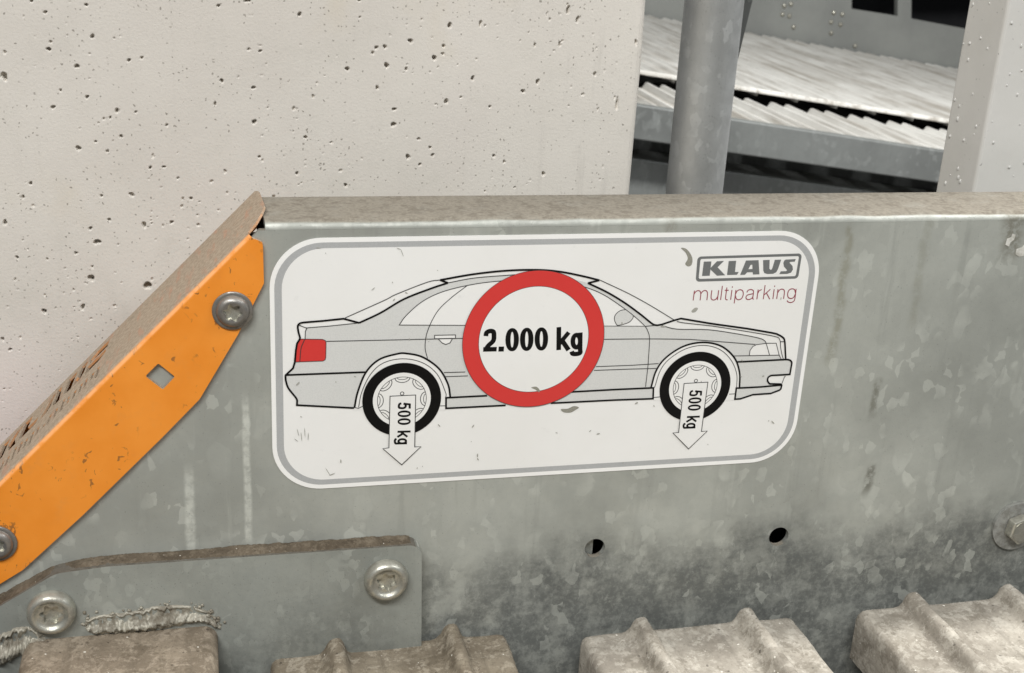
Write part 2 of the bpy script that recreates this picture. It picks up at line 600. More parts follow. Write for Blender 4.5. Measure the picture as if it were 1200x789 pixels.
# ------------------------------------------------------------------ concrete wall with real air holes
WY = 0.10
rnd = random.Random(11)
x_r = on_y(739.5, 223.5, WY).x
xs = np.concatenate([np.linspace(-2.2, -.40, 14)[:-1], np.arange(-.40, x_r - .0035, .00047)])
zs = np.concatenate([np.linspace(-.62, -.12, 8)[:-1], np.arange(-.12, .215, .00047), np.linspace(.22, 1.9, 12)])
XX, ZZ = np.meshgrid(xs, zs)
H = np.zeros_like(XX)
pits = []       # (x, z, rx, rz, depth)
BIG = [(5, 90, 3.2, 5.5), (57, 58, 2.4, 2.4), (90, 78, 2.4, 2.8), (108, 43, 2.8, 2.2), (101, 6, 1.8, 1.8), (37, 1, 2, 2), (62, 126, 2.6, 2), (71, 106, 1.5, 1.5), (102, 114, 2, 2), (137, 130, 2.2, 2.6), (129, 138, 1.6, 1.6), (142, 160, 1.8, 2.4), (92, 174, 3.2, 2.6), (112, 166, 1.6, 1.6), (151, 71, 2, 2), (166, 68, 2, 1.6), (260, 95, 2.2, 2.4), (252, 122, 1.8, 1.8), (298, 143, 2.8, 2.8), (297, 103, 2.6, 2), (290, 1, 3.4, 2.2), (351, 17, 2.6, 2.2), (256, 7, 2.2, 1.8), (305, 60, 2, 1.6), (358, 161, 2, 2), (304, 184, 1.8, 1.8), (348, 203, 2, 2), (176, 197, 1.8, 1.8), (192, 196, 2, 1.8), (155, 229, 3, 2), (224, 233, 2, 2), (27, 231, 2, 2), (119, 230, 2, 1.6), (441, 56, 2.2, 2), (451, 55, 2.2, 2.4), (481, 48, 2.8, 2.8), (520, 54, 2, 2), (453, 77, 3, 3.2), (476, 81, 2, 2), (407, 81, 2.4, 2.8), (509, 68, 3, 3), (554, 92, 2.6, 2.6), (442, 103, 2.2, 2.2), (462, 128, 2.8, 2), (461, 146, 3.2, 3), (523, 119, 2.4, 3.6), (630, 96, 2.6, 3.2), (613, 107, 2.6, 2.6), (666, 12, 2.8, 4.6), (677, 23, 2.2, 4), (656, 52, 1.8, 3), (697, 87, 2, 3), (723, 122, 1.8, 8), (637, 204, 2.2, 2.8), (507, 182, 2.2, 2), (504, 173, 1.8, 1.8), (478, 184, 2.8, 3), (591, 190, 1.8, 1.8), (579, 183, 2, 2), (492, 193, 1.8, 1.8), (405, 217, 2.2, 2.2), (574, 125, 1.6, 1.8), (627, 53, 1.6, 2.2), (527, 30, 3, 3), (114, 284, 4.2, 3.4), (107, 326, 3.6, 4.6), (173, 335, 4.6, 5.4), (97, 360, 2.6, 4), (52, 365, 2.8, 3.2), (169, 264, 2.6, 4.2), (106, 268, 2, 2), (6, 261, 2.4, 3), (36, 215, 2.2, 2), (20, 302, 2, 2.4), (89, 297, 2, 2), (128, 258, 2, 2), (201, 261, 2.4, 2), (3, 398, 2, 3), (154, 228, 3, 2), (421, 0, 2.2, 2), (563, 28, 1.8, 4), (745, 50, 1.6, 4), (12, 410, 2, 2)]
for u, v, a, b in BIG:
    p = on_y(u, v, WY)
    pits.append((p.x, p.z, a * .00039, b * .00042, min(a, b) * .0015))
for i in range(1200):
    x = rnd.uniform(-.40, x_r - .012); z = rnd.uniform(-.12, .21)
    if rnd.random() > .45 + .55 * math.sin(x * 47 + 1.3) * math.sin(z * 39 + x * 20):
        continue
    r = .00034 + .00055 * rnd.random() ** 4.5
    st = rnd.uniform(.8, 1.5) * (1.0 + max(0, x) * 9)
    pits.append((x, z, r, r * st, r * rnd.uniform(1.2, 3.2)))
for x, z, a, b, dep in pits:
    R_ = 1.7
    i0, i1 = np.searchsorted(xs, (x - a * R_, x + a * R_))
    j0, j1 = np.searchsorted(zs, (z - b * R_, z + b * R_))
    if i1 <= i0 or j1 <= j0:
        continue
    ex = (XX[j0:j1, i0:i1] - x) / a
    ez = (ZZ[j0:j1, i0:i1] - z) / b
    th = np.arctan2(ez, ex)
    ph = rnd.uniform(0, 6.28)
    d = np.sqrt(ex ** 2 + ez ** 2) / (1 + .16 * np.sin(2 * th + ph) + .10 * np.sin(3 * th + 2 * ph))
    t = np.clip((1.12 - d) / .30, 0, 1)
    H[j0:j1, i0:i1] = np.maximum(H[j0:j1, i0:i1], dep * t * t * (3 - 2 * t))
H += .00035 * (np.sin(XX * 31 + np.sin(ZZ * 23) * 2) * np.sin(ZZ * 27 + np.sin(XX * 19)))
nz, nx = XX.shape
co = np.stack([XX, WY + H, ZZ], -1).reshape(-1, 3)
idx = np.arange(nx * nz).reshape(nz, nx)
quads = np.stack([idx[:-1, :-1], idx[:-1, 1:], idx[1:, 1:], idx[1:, :-1]], -1).reshape(-1, 4)
me = bpy.data.meshes.new("wall_face")
me.vertices.add(len(co)); me.vertices.foreach_set("co", co.ravel())
me.loops.add(quads.size); me.loops.foreach_set("vertex_index", quads.ravel())
me.polygons.add(len(quads))
me.polygons.foreach_set("loop_start", np.arange(0, quads.size, 4))
me.polygons.foreach_set("use_smooth", np.ones(len(quads), bool))
me.update(calc_edges=True)
wall = thing("concrete_wall", "pale grey concrete wall full of small air holes behind the orange bracket", "wall", (-.2, WY, -.62))
link("wall_face", me, m_conc, wall)
# chamfered right corner and the return face
xe = xs[-1]
prof = [(xe, WY), (xe + .0012, WY + .0002), (x_r - .0008, WY + .0022), (x_r, WY + .0034), (x_r + .0002, WY + .006), (x_r, WY + .30)]
vv = []
ff = []
zz_ = np.linspace(-.62, 1.9, 90)
for j, z in enumerate(zz_):
    for k, (x, y) in enumerate(prof):
        w = .0004 * math.sin(z * 61) + .0003 * math.sin(z * 143 + 1) if 0 < k < 5 else 0
        vv.append((x + w, y, z))
n_ = len(prof)
for j in range(len(zz_) - 1):
    for k in range(n_ - 1):
        a = j * n_ + k
        ff.append((a, a + 1, a + 1 + n_, a + n_))
link("wall_corner", mesh("wall_corner", vv, ff, True), m_conc, wall)

# ================================================================== GALVANISED SIDE BEAM
beam = thing("steel_side_beam", "long galvanised steel side beam with mottled zinc and a dusty top edge", "beam", (.1, 0, -.32))
ZT = .0785          # top of the flange
RB = .0042          # bend radius
HOLES = [(*xz(697, 642.5), .0061), (*xz(912.6, 629), .0063)]
outer = [(-.1545, ZT - RB), (.95, ZT - RB), (.95, -.33), (-.556, -.33)]
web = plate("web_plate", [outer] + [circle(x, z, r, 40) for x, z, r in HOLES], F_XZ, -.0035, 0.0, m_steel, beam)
# bend and top flange: profile swept along x, slightly wavy
prof = []
for k in range(9):
    a = PI / 2 * k / 8
    prof.append((RB - RB * math.cos(a), ZT - RB + RB * math.sin(a)))
FB = .0505
prof += [(.012, ZT + .0001), (.025, ZT - .0001), (.04, ZT), (FB - .0025, ZT), (FB - .0007, ZT - .0007), (FB, ZT - .0025), (FB, ZT - .018), (FB - .003, ZT - .018), (FB - .003, ZT - .0035), (.006, ZT - .0035), (.0036, ZT - .006)]
xl = np.linspace(-.1515, .95, 260)
vv, ff = [], []
n_ = len(prof)
rb = random.Random(3)
for i, x in enumerate(xl):
    for k, (y, z) in enumerate(prof):
        w = .00022 * math.sin(x * 90 + 2 * math.sin(x * 37)) + rb.uniform(-.00014, .00014) if 2 <= k <= 7 else 0
        xx = x - (.0025 * (y / FB) if i == 0 else 0)
        vv.append((xx, y + w * .4, z + w + (.00006 if k == 0 else 0)))
for i in range(len(xl) - 1):
    for k in range(n_ - 1):
        a = i * n_ + k
        ff.append((a, a + n_, a + n_ + 1, a + 1))
ff.append(tuple(range(n_)))
fo = link("top_flange", mesh("top_flange", vv, ff, True), m_steel, beam)
smooth_by_angle(fo, 50)
plate("back_light_stop", [[(-.1690, .0580), (.95, .0580), (.95, -.33), (-.545, -.33), (-.5277, -.306)]], F_XZ, -.0535, -.0506, m_steel, beam)  # added unseen back sheet, keeps the inside of the beam dark
plate("bottom_light_stop", [[(-.55, .0036), (.95, .0036), (.95, .0505), (-.55, .0505)]], lambda a, b, w: Vector((a, b, w)), -.330, -.327, m_steel, beam)  # added unseen sheet, closes the beam against light from below
# bracket leg welded behind the web, seen through the first hole
hx, hz, hr = HOLES[0]
plate("stiffener", [[(hx - .03, -.30), (hx + .0004, -.30), (hx + .0004, .06), (hx - .03, .06)]], F_XZ, -.012, -.0052, m_steel, beam)
hx, hz, hr = HOLES[1]
plate("stiffener", [[(hx - .004, -.30), (hx + .03, -.30), (hx + .03, .06), (hx - .004, .06)]], F_XZ, -.040, -.034, m_steel, beam)


for mt, y_, pts in (("m_chip", .0003, [(1178, 287), (1180, 280), (1185, 278), (1186, 274), (1190, 275), (1188, 281), (1184, 284), (1182, 289)]),
                    ("m_chip", .0003, [(1190, 298), (1191, 292), (1197, 290), (1202, 286), (1207, 290), (1201, 294), (1199, 300), (1194, 301)])):
    q = [xz(u, v, 0) for u, v in pts]
    plate("scrape_mark", [q], F_XZ, .00005, y_, {"m_scab": m_scab, "m_chip": m_chip, "m_slot_shade": m_slot_shade}[mt], beam)


# ------------------------------------------------------------------ screws: lathe with a six-lobed socket
def screw(name, cx, cz, y0, prof, star, depth, mat, parent, socket_mat=None, n=60, rot=0.0):
    """prof: (radius, height towards the camera) from the outer rim to the socket's lip"""
    vv, ff = [], []
    def ring(fun, h):
        for i in range(n):
            a = 2 * PI * i / n
            r = fun(a)
            vv.append((cx + r * math.cos(a), y0 - h, cz + r * math.sin(a)))
    for r, h in prof:
        ring(lambda a, r=r: r, h)
    sf = lambda a: star * (1 + .17 * math.cos(6 * (a + rot)))
    top = prof[-1][1]
    ring(sf, top - .0001)
    k = len(prof) + 1
    for j in range(k - 1):
        for i in range(n):
            i2 = (i + 1) % n
            ff.append((j * n + i, j * n + i2, (j + 1) * n + i2, (j + 1) * n + i))
    me = mesh(name, vv, ff, True)
    o = link(name, me, mat, parent)
    smooth_by_angle(o, 38)
    vv, ff = [], []
    ring(sf, top - .0001)
    ring(lambda a: sf(a) * .93, top - depth)
    ring(lambda a: star * .30, top - depth * 1.12)
    for j in range(2):
        for i in range(n):
            i2 = (i + 1) % n
            ff.append((j * n + i, j * n + i2, (j + 1) * n + i2, (j + 1) * n + i))
    ff.append(tuple(2 * n + i for i in range(n)))
    so = link("socket", mesh("socket", vv, ff, True), socket_mat or mat, o)
    smooth_by_angle(so, 30)
    return o


FLANGED = [(.0099, 0), (.0101, .0005), (.0100, .0010), (.0096, .0013), (.0088, .0014), (.0083, .0014), (.0081, .0018), (.0078, .0027), (.0071, .0036), (.0061, .0042), (.0052, .0044), (.0049, .0043)]
BUTTON = [(.0122, 0), (.0123, .0018), (.0120, .0034), (.0113, .0049), (.0103, .0059), (.0093, .0062), (.0085, .0060), (.0078, .0053), (.0071, .0046), (.0062, .0043)]

# hexagon bolt with washer at the right end
hb = on_y(1189, 615, 0)
wz = plate("washer", [circle(hb.x, hb.z, .0166, 64), circle(hb.x, hb.z, .0062, 32)], F_XZ, .0001, .0024, m_washer, beam)
bevel(wz, .0007)
hexa = plate("hex_bolt", [circle(hb.x, hb.z, .0096, 6, .35)], F_XZ, .0025, .0092, m_bolt_bright, beam)
bevel(hexa, .0009, 2)
boss = plate("bolt_mark", [circle(hb.x, hb.z, .0070, 32)], F_XZ, .0091, .0095, m_bolt_bright, hexa)

# ================================================================== STICKER
ST = thing("load_sticker", "white load limit sticker with a car drawing and a red circle stuck on the beam", "sticker", (0, 0, 0))
LAY = .00007


def flat(name, loops, layer, mat, parent=ST, y0=.0004):
    tri = tessellate_polygon([[Vector((a, b, 0)) for a, b in lp] for lp in loops])
    pts = [p for lp in loops for p in lp]
    faces = []
    for t in tri:
        a, b, c = (Vector(pts[i]) for i in t)
        faces.append(tuple(t) if (b - a).cross(c - a) > 0 else tuple(reversed(t)))
    return link(name, mesh(name, [(a, -(y0 + LAY * layer), b) for a, b in pts], faces), mat, parent)


def ribbon_geo(pts, w, closed=False):
    p = [Vector(q) for q in pts]
    q = [p[0]]
    for a in p[1:]:
        if (a - q[-1]).length > 1e-7:
            q.append(a)
    p = q
    k = len(p)
    vv, ff = [], []
    for i in range(k):
        if closed:
            a, b = p[i - 1], p[(i + 1) % k]
        else:
            a, b = p[max(i - 1, 0)], p[min(i + 1, k - 1)]
        d1 = (p[i] - a).normalized() if (p[i] - a).length > 1e-9 else (b - p[i]).normalized()
        d2 = (b - p[i]).normalized() if (b - p[i]).length > 1e-9 else d1
        t = (d1 + d2)
        t = t.normalized() if t.length > .2 else d1
        nrm = Vector((-t.y, t.x))
        c = max(.55, nrm.dot(Vector((-d2.y, d2.x))))
        nrm *= w / 2 / c
        vv += [p[i] + nrm, p[i] - nrm]
    m = k if closed else k - 1
    for i in range(m):
        j = (i + 1) % k
        ff.append((2 * i, 2 * i + 1, 2 * j + 1, 2 * j))
    return vv, ff


def strokes(name, lines, layer, mat, parent=ST, y0=.0004):
    """lines: list of (points in x,z, width, closed) drawn as one flat print"""
    V, Fc = [], []
    for i, (pts, w, cl) in enumerate(lines):
        if pts[0] == 'ring':
            o_, i_ = [Vector(q) for q in pts[1]], [Vector(q) for q in pts[2]]
            k_ = len(o_)
            vv = o_ + i_
            ff = [(a, (a + 1) % k_, k_ + (a + 1) % k_, k_ + a) for a in range(k_)]
        else:
            vv, ff = ribbon_geo(pts, w, cl)
        s = len(V)
        e = (i % 5) * .000008
        V += [(v.x, -(y0 + LAY * layer + e), v.y) for v in vv]
        Fc += [tuple(q + s for q in f) for f in ff]
    return link(name, mesh(name, V, Fc), mat, parent)


PXM = .3 / 640          # metres per photo pixel on the sticker


def T(pts, smooth=0, closed=False):
    """points read off the photo, moved onto the sticker's plane"""
    q = [xz(u, v, 0) for u, v in pts]
    return catmull(q, smooth, closed) if smooth else q


SW, SH = .15, .07012
RC = .0262
def rrect(w, h, r, n=14):
    return rounded([(-w, -h), (w, -h), (w, h), (-w, h)], r, n)
back = plate("sticker_sheet", [rrect(SW, SH, RC)], F_XZ, .00012, .00042, m_rim, ST)
flat("grey_border", [rrect(SW - .0023, SH - .0024, RC - .0019), rrect(SW - .0060, SH - .0054, RC - .0050)], 1, m_border)
flat("white_field", [rrect(SW - .0060, SH - .0054, RC - .0050)], 1, m_white)

# ---- the car: grey body, then white glass, arches, wheels, lines
roof_thin = [(420.7, 377.9), (446, 366), (473.3, 350), (505.2, 337.5), (524.6, 331.1), (556, 325.3), (603, 321.5), (640, 322), (669, 326.5), (688.5, 331.3)]
apillar = [(688.5, 331.3), (710.9, 342), (731.8, 354.6), (750, 367.9), (763.9, 379), (769.5, 380.8)]
hood2 = [(775, 381), (793.2, 385.3), (830, 386), (840, 387.4), (867.9, 391.6), (888.8, 395.8), (897, 401), (909, 401.8), (912.5, 416), (914, 421.2)]
bump_f = [(925, 421.9), (927.4, 424.4), (925, 438.3), (901.3, 439.7), (898.8, 443.9), (900.6, 449.5), (915.3, 450.2), (914.6, 455), (902.7, 460.6), (881.8, 462), (865, 467.3), (860.6, 467.3), (862.3, 454.3)]
body = T(roof_thin, 5)[:-1] + T(apillar, 5) + T(hood2) + T(bump_f) + T([(764.5, 454), (764.5, 466.7), (720, 468.3), (645, 472), (592, 474.5), (522.4, 478), (522.4, 465.6), (516, 465), (414.8, 477.6), (347.8, 474.2), (348.1, 468.9), (346.3, 465.1), (337.9, 454.5), (334.9, 444.6), (334.4, 439.2), (343.3, 431), (345.6, 423.7), (346.8, 408.2), (351.3, 396.8), (357.4, 396.7), (359, 384)])
car = flat("car_body", [body], 2, m_body)
# glass
glass = T([(467.6, 380.4), (475.6, 369.5), (493.8, 353.5), (516.6, 342.1), (547.4, 334.1), (580, 329.4), (625, 327), (660, 330), (683.7, 335.6), (706.7, 344.9), (731.8, 361.6), (745.8, 372.8), (755.5, 381.8)], 5)
flat("car_window", [glass], 3, m_white, car)
flat("car_mirror", [T([(733.2, 362.3), (726.3, 363.7), (720.7, 368.6), (719.6, 374.1), (722, 379.7), (724.9, 380.8), (736, 377.6), (740.9, 372.8), (741.6, 369.3)], 4, True)], 4, m_body, car)
flat("car_headlight", [T([(877.6, 416), (878.3, 410.4), (881.8, 405.5), (886, 403.5), (897, 402), (909, 401.8), (912.5, 416)])], 3, m_white, car)
flat("car_door_handle", [T([(509, 392.5), (533.5, 392), (533.5, 395.8), (530, 396.2), (527, 401.4), (522, 403.2), (517.8, 401.4), (513, 396.4), (509, 396.4)])], 3, m_white, car)
W1 = (-.08194, -.01978)
W2 = (.08392, -.01985)
WR = .02109
arch1o = T([(415.2, 477), (419, 459), (428.5, 436), (443.8, 421), (464.7, 414.3), (476, 413.7), (495, 418), (514, 431.4), (524.6, 449.5), (527.4, 464.7)], 6)
arch1i = T([(420, 477), (423.8, 459), (434.2, 438), (449.5, 424.7), (472.3, 420), (495, 424.7), (512, 438), (521.7, 459), (522.3, 464.7)], 6)
arch2o = T([(762.4, 453.7), (768.5, 433.8), (780, 418.5), (800.9, 405.2), (823.7, 400.8), (844.6, 405.2), (859.8, 418.5), (866, 435.7), (866, 453.7)], 6)
arch2i = T([(766.6, 453.7), (773.3, 433.8), (783.8, 420.4), (802.8, 408.5), (823.7, 404.3), (842.7, 409), (856, 421.4), (862.7, 437.6), (862.7, 453.7)], 6)
flat("car_wheel_arch", [arch1o + T([(521.7, 466), (521.7, 480), (414, 480)])], 3, m_white, car)
flat("car_wheel_arch", [arch2o + T([(861.5, 460), (859, 469), (766, 469), (765.3, 456)])], 3, m_white, car)
# tail light
flat("car_tail_light", [T([(351.3, 396.8), (377.5, 397.2), (381, 398.4), (382, 401), (381.6, 418.6), (380.8, 421.2), (378.2, 422.6), (345.4, 423.8), (346.8, 408.2), (348.6, 400.4)])], 3, m_red, car)

TH = 2.15 * PXM
TN = .88 * PXM
thick = [
    (T([(351.7, 396), (349.6, 389)]) + T([(348.8, 384), (349.2, 380.6), (351.5, 378.4), (355.5, 377.4)], 4) + T([(377.9, 375.6), (402.4, 373), (420.7, 377.9)]), TH, False),
    (T(roof_thin[:5], 6), TH, False),
    (T([(524.6, 331.1), (515.5, 327.7)]), TH, False),
    (T([(515.5, 327.7), (553.7, 321), (592.2, 316.8), (628.3, 315.8), (654.8, 317.8), (681.3, 322.9), (702, 328)], 6), TH, False),
    (T([(702, 328), (688.5, 331.3)]), TH, False),
    (T(apillar, 6) + T([(775, 379.8), (789, 375.1), (797.4, 372.8), (830, 378.3), (840, 379.8), (874.9, 384.6), (904, 389.6)]) + T([(909.7, 390.9), (916, 394.4), (918.8, 398.6), (919.7, 411.8), (920.2, 420.9)], 5), TH, False),
    (T([(863, 423.7), (920.2, 420.9)]) + T([(922.5, 420.9), (925.6, 422), (927.2, 424.6), (926.8, 428)], 4) + T([(925, 438.3), (904, 439.5)]) + T([(902.5, 439.7), (899.5, 442), (899, 446), (901.2, 449.3)], 4) + T([(914, 449.6), (915.5, 451), (914.4, 455.3)]) + T([(913, 456.6), (902.7, 460.6), (881.8, 462), (867, 466.9), (860.6, 467.3)]) + T([(862.3, 454.4), (890, 453), (915, 450.8)]), TH, False),
    (arch1o, TH, False), (arch2o, TH, False),
    (T([(351.7, 396), (348, 402), (346.6, 410), (345.4, 423.7), (343.3, 431), (334.7, 439)]) + T([(334.4, 441), (334.9, 446), (337.9, 454.5), (346.3, 465.1), (348.1, 468.9)], 4) + T([(347.8, 474.2), (414.8, 477.6)]), TH, False),
    (T([(334.4, 439), (427.7, 435.6)]), TH, False),
    (T([(570.5, 463.2), (522.4, 465.6), (522.4, 478), (592.2, 474.5)]), TH, False),
    (T([(645, 472), (720, 468.3), (764.8, 466.7), (765.3, 454), (720, 456), (669.2, 458.8)]), TH, False),
]
strokes("car_outline", thick, 5, m_black, car)
thin = [
    (T([(404, 372.2), (450, 351.6), (464.2, 344.4), (500.7, 330.2), (515.5, 327.7)], 4), TN, False),
    (T([(350.5, 380.8), (358.5, 383.8), (384, 381.8), (420.7, 378)]), TN, False),
    (T([(359.6, 384), (357.8, 387.6), (357.4, 396.7)]), TN, False),
    (T([(524.6, 331.1), (556, 325.3), (603, 321.5)], 4), TN, False),
    (glass, TN, True),
    (T([(547.4, 334.1), (528, 349), (512, 365), (500.7, 387.7), (497.9, 406), (500.7, 419.6)], 6), TN, False),
    (T([(382.1, 399.6), (541.7, 396.1)]), TN, False),
    (T([(509, 392.5), (533.5, 392), (533.5, 396), (530, 396.2), (527, 401.4), (522, 403.2), (517.8, 401.4), (513, 396.4), (509, 396.4)]), TN, True),
    (T([(513, 396.4), (530, 396)]), TN, False),
    (T([(520, 436.1), (545, 435.4)]), TN, False), (T([(521, 441), (548, 440)]), TN, False),
    (T([(698, 429.2), (740, 427.6), (771.3, 425.6)]), TN, False), (T([(695.7, 433.6), (740, 432), (769, 431.3)]), TN, False),
    (T([(706.7, 397.2), (759.7, 396.7), (801.6, 397.2), (820.3, 398.2), (884.6, 403.2)], 4), TN, False),
    (T([(755.5, 381.8), (758.3, 386.7), (760.7, 396.5), (759.4, 420), (758.8, 429), (756, 453)], 5), TN, False),
    (T([(702.6, 327.8), (736, 343.5), (762.5, 358.1), (790.4, 375.1)], 4), TN, False),
    (T([(733.2, 362.3), (726.3, 363.7), (720.7, 368.6), (719.6, 374.1), (722, 379.7), (724.9, 380.8), (736, 377.6), (740.9, 372.8), (741.6, 369.3)], 4), TN, False),
    (T([(755.5, 382), (769, 380.8)]), TN, False),
    (T([(775, 381), (793.2, 385.3), (830, 386), (867.9, 391.6), (888.8, 395.8), (895, 398.6), (897.2, 402), (901.3, 416)], 4), TN, False),
    (T([(792.5, 376.2), (801.6, 378), (830, 381.1), (840, 382.5), (874.9, 388), (906.9, 393.7), (913.2, 397.9), (914.2, 407), (916, 416), (917.5, 420.6)], 4), TN, False),
    (T([(914, 400), (919, 400)]), TN, False),
    (T([(877.6, 416), (878.3, 410.4), (881.8, 405.5), (886, 403.5), (897, 402), (909, 401.8), (912.5, 416)]), TN, False),
    (T([(859.5, 416.7), (913.2, 415.7)]), TN, False),
    (T([(912.5, 416), (915, 420.8)]), TN, False),
    (T([(919, 440.5), (915.5, 449.5)]), TN, False),
    (arch1i, TN, False), (arch2i, TN, False),
    (T([(414.8, 477), (420, 478), (425.6, 475.2)]), TN, False), (T([(515, 475.2), (522, 475)]), TN, False),
    (T([(765, 465.4), (773, 464.6)]), TN, False), (T([(854, 461.5), (862, 461)]), TN, False),
    (T([(357, 397.3), (353.5, 405), (352.2, 411), (351.3, 423)], 4), TN, False),
    (T([(351.3, 396.8), (377.5, 397.2), (381, 398.4), (382, 401), (381.6, 418.6), (380.8, 421.2), (378.2, 422.6), (345.4, 423.8)]), TN * .8, False),
]
strokes("car_fine_lines", thin, 4.6, m_thin, car)
# wheels
for (cx, cz) in (W1, W2):
    ty = flat("car_tyre", [circle(cx, cz, WR, 64), circle(cx, cz, WR * .735, 64)], 6, m_black, car)
    flat("car_wheel_disc", [circle(cx, cz, WR * .735, 64)], 5.9, m_white, car)
    rim = [(circle(cx, cz, WR * .62, 60), TN * .8, True)]
    for k in range(8):
        a = PI / 2 + k * PI / 4
        px, pz = cx + WR * .60 * math.cos(a), cz + WR * .60 * math.sin(a)
        tx, tz = -math.sin(a), math.cos(a)
        rx, rz = math.cos(a), math.sin(a)
        arc = []
        for j in range(13):
            b = PI * j / 12
            arc.append((px + tx * WR * .19 * math.cos(b) - rx * WR * .13 * math.sin(b), pz + tz * WR * .19 * math.cos(b) - rz * WR * .13 * math.sin(b)))
        rim.append((arc, TN, False))
        arc2 = [(px + tx * WR * .13 * math.cos(PI * j / 8) - rx * WR * .05 * math.sin(PI * j / 8), pz + tz * WR * .13 * math.cos(PI * j / 8) - rz * WR * .05 * math.sin(PI * j / 8)) for j in range(9)]
        rim.append((arc2, TN * .8, False))
    rim.append((circle(cx, cz + WR * .17, WR * .045, 14), TN, True))
    strokes("car_wheel_lines", rim, 6.4, m_thin, car)

# ---- red ring
RCX, RCZ, RR = -.0114, .01176, .03909
flat("red_ring", [circle(RCX, RCZ, RR, 96), circle(RCX, RCZ, RR * .775, 96)], 8, m_red)
flat("ring_field", [circle(RCX, RCZ, RR * .775, 96)], 8, m_white)
strokes("ring_outline", [(circle(RCX, RCZ, RR, 96), TN * .6, True), (circle(RCX, RCZ, RR * .775, 96), TN * .6, True)], 8.5, m_thin)


# ---- lettering drawn by hand, cap height 1
def ell(cx, cy, rx, ry, n=36, p=2.3):
    out = []
    for i in range(n):
        a = 2 * PI * i / n
        c, s = math.cos(a), math.sin(a)
        out.append((cx + rx * math.copysign(abs(c) ** (2 / p), c), cy + ry * math.copysign(abs(s) ** (2 / p), s)))
    return out


def glyph(ch, w):
    h = w / 2
    if ch == '0':
        k = w * .80
        return [(('ring', ell(.27, .5, .27, .505, 40, 2.15), ell(.27, .5, .27 - w, .505 - k, 40, 2.0)), w, True)]
    if ch == '2':
        return [(catmull([(h, .68), (h + .03, .83), (.27, 1 - h), (.50 - h, .86), (.53 - h, .70), (.40, .47), (.22, .28), (h + .01, h + .02)], 6), w, False), ([(.0, h), (.54, h)], w, False)]
    if ch == '5':
        return [([(.50, 1 - h), (.12, 1 - h)], w, False), ([(.17, 1 - h * .4), (.10, .44)], w * .95, False), (catmull([(.07, .47), (.20, .60), (.36, .585), (.53 - h, .45), (.53 - h, .25), (.40, h + .02), (.26, h), (.12, h + .05), (h - .02, .27)], 6), w, False)]
    if ch == '.':
        return [([(.06, h), (.06 + w * 1.05, h)], w * 1.1, False)]
    if ch == 'k':
        return [([(h, 0), (h, 1)], w, False), ([(.50, .76), (h + .02, .27)], w * .95, False), ([(.20, .47), (.50, -.01)], w * 1.02, False)]
    if ch == 'g':
        return [(ell(.25, .37, .25 - h, .37 - h, 32, 2.1), w, True), (catmull([(.50 - h, .74), (.50 - h, .4), (.50 - h, .02), (.44 - h * .4, -.14), (.25, -.25 + h * .6), (.10, -.17), (.02 + h * .4, -.07)], 6), w, False)]
    return []


def text_lines(items, ox, oy, ex, ey, w, gx=1.0):
    """items: (char, x offset); (ox,oy) photo pixel of the baseline start, ex/ey pixel steps of one cap height"""
    sc = PXM * Vector(ey).length
    out = []
    for ch, x0 in items:
        for pts, ww, cl in glyph(ch, w):
            mp = lambda L: [xz(ox + (x0 + a * gx) * ex[0] + b * ey[0], oy + (x0 + a * gx) * ex[1] + b * ey[1]) for a, b in L]
            q = ('ring', mp(pts[1]), mp(pts[2])) if pts[0] == 'ring' else mp(pts)
            out.append((q, ww * sc, cl))
    return out


kg = [('2', -.01), ('.', .60), ('0', .965), ('0', 1.605), ('0', 2.25), ('k', 3.20), ('g', 3.82)]
strokes("weight_lettering", text_lines(kg, 566.0, 411.6, (26.6, -.62), (.25, -26.9), .205, 1.10), 9, m_black)

kg5 = [('5', 0), ('0', .64), ('0', 1.26), ('k', 2.26), ('g', 2.86)]
for nm, tip, head_l, head_r, sl, sr, tl, tr, org, ex, ey in (
        ("load_arrow", (470.4, 543.8), (448.5, 525), (492.8, 522.6), (455.5, 524), (485.6, 523), (456.8, 463.6), (486.8, 462.2), (465.9, 471.0), (-.15, 14.6), (15.2, -.35)),
        ("load_arrow", (806.2, 525.2), (788, 506.6), (828, 504.4), (794.6, 506.2), (821.2, 505), (801, 448.8), (828.8, 447.2), (807.4, 456.6), (-1.32, 13.4), (15.0, -.5))):
    poly = T([tl, tr, sr, head_r, tip, head_l, sl])
    ar = flat(nm, [poly], 8, m_white)
    strokes("arrow_outline", [(poly, TN * 1.1, True)], 8.5, m_thin, ar)
    strokes("arrow_lettering", text_lines(kg5, org[0], org[1], ex, ey, .165), 9, m_black, ar)


# ---- logo
def D(pts):
    return T([(800 + a / 8.0, 290 + b / 8.0) for a, b in pts])


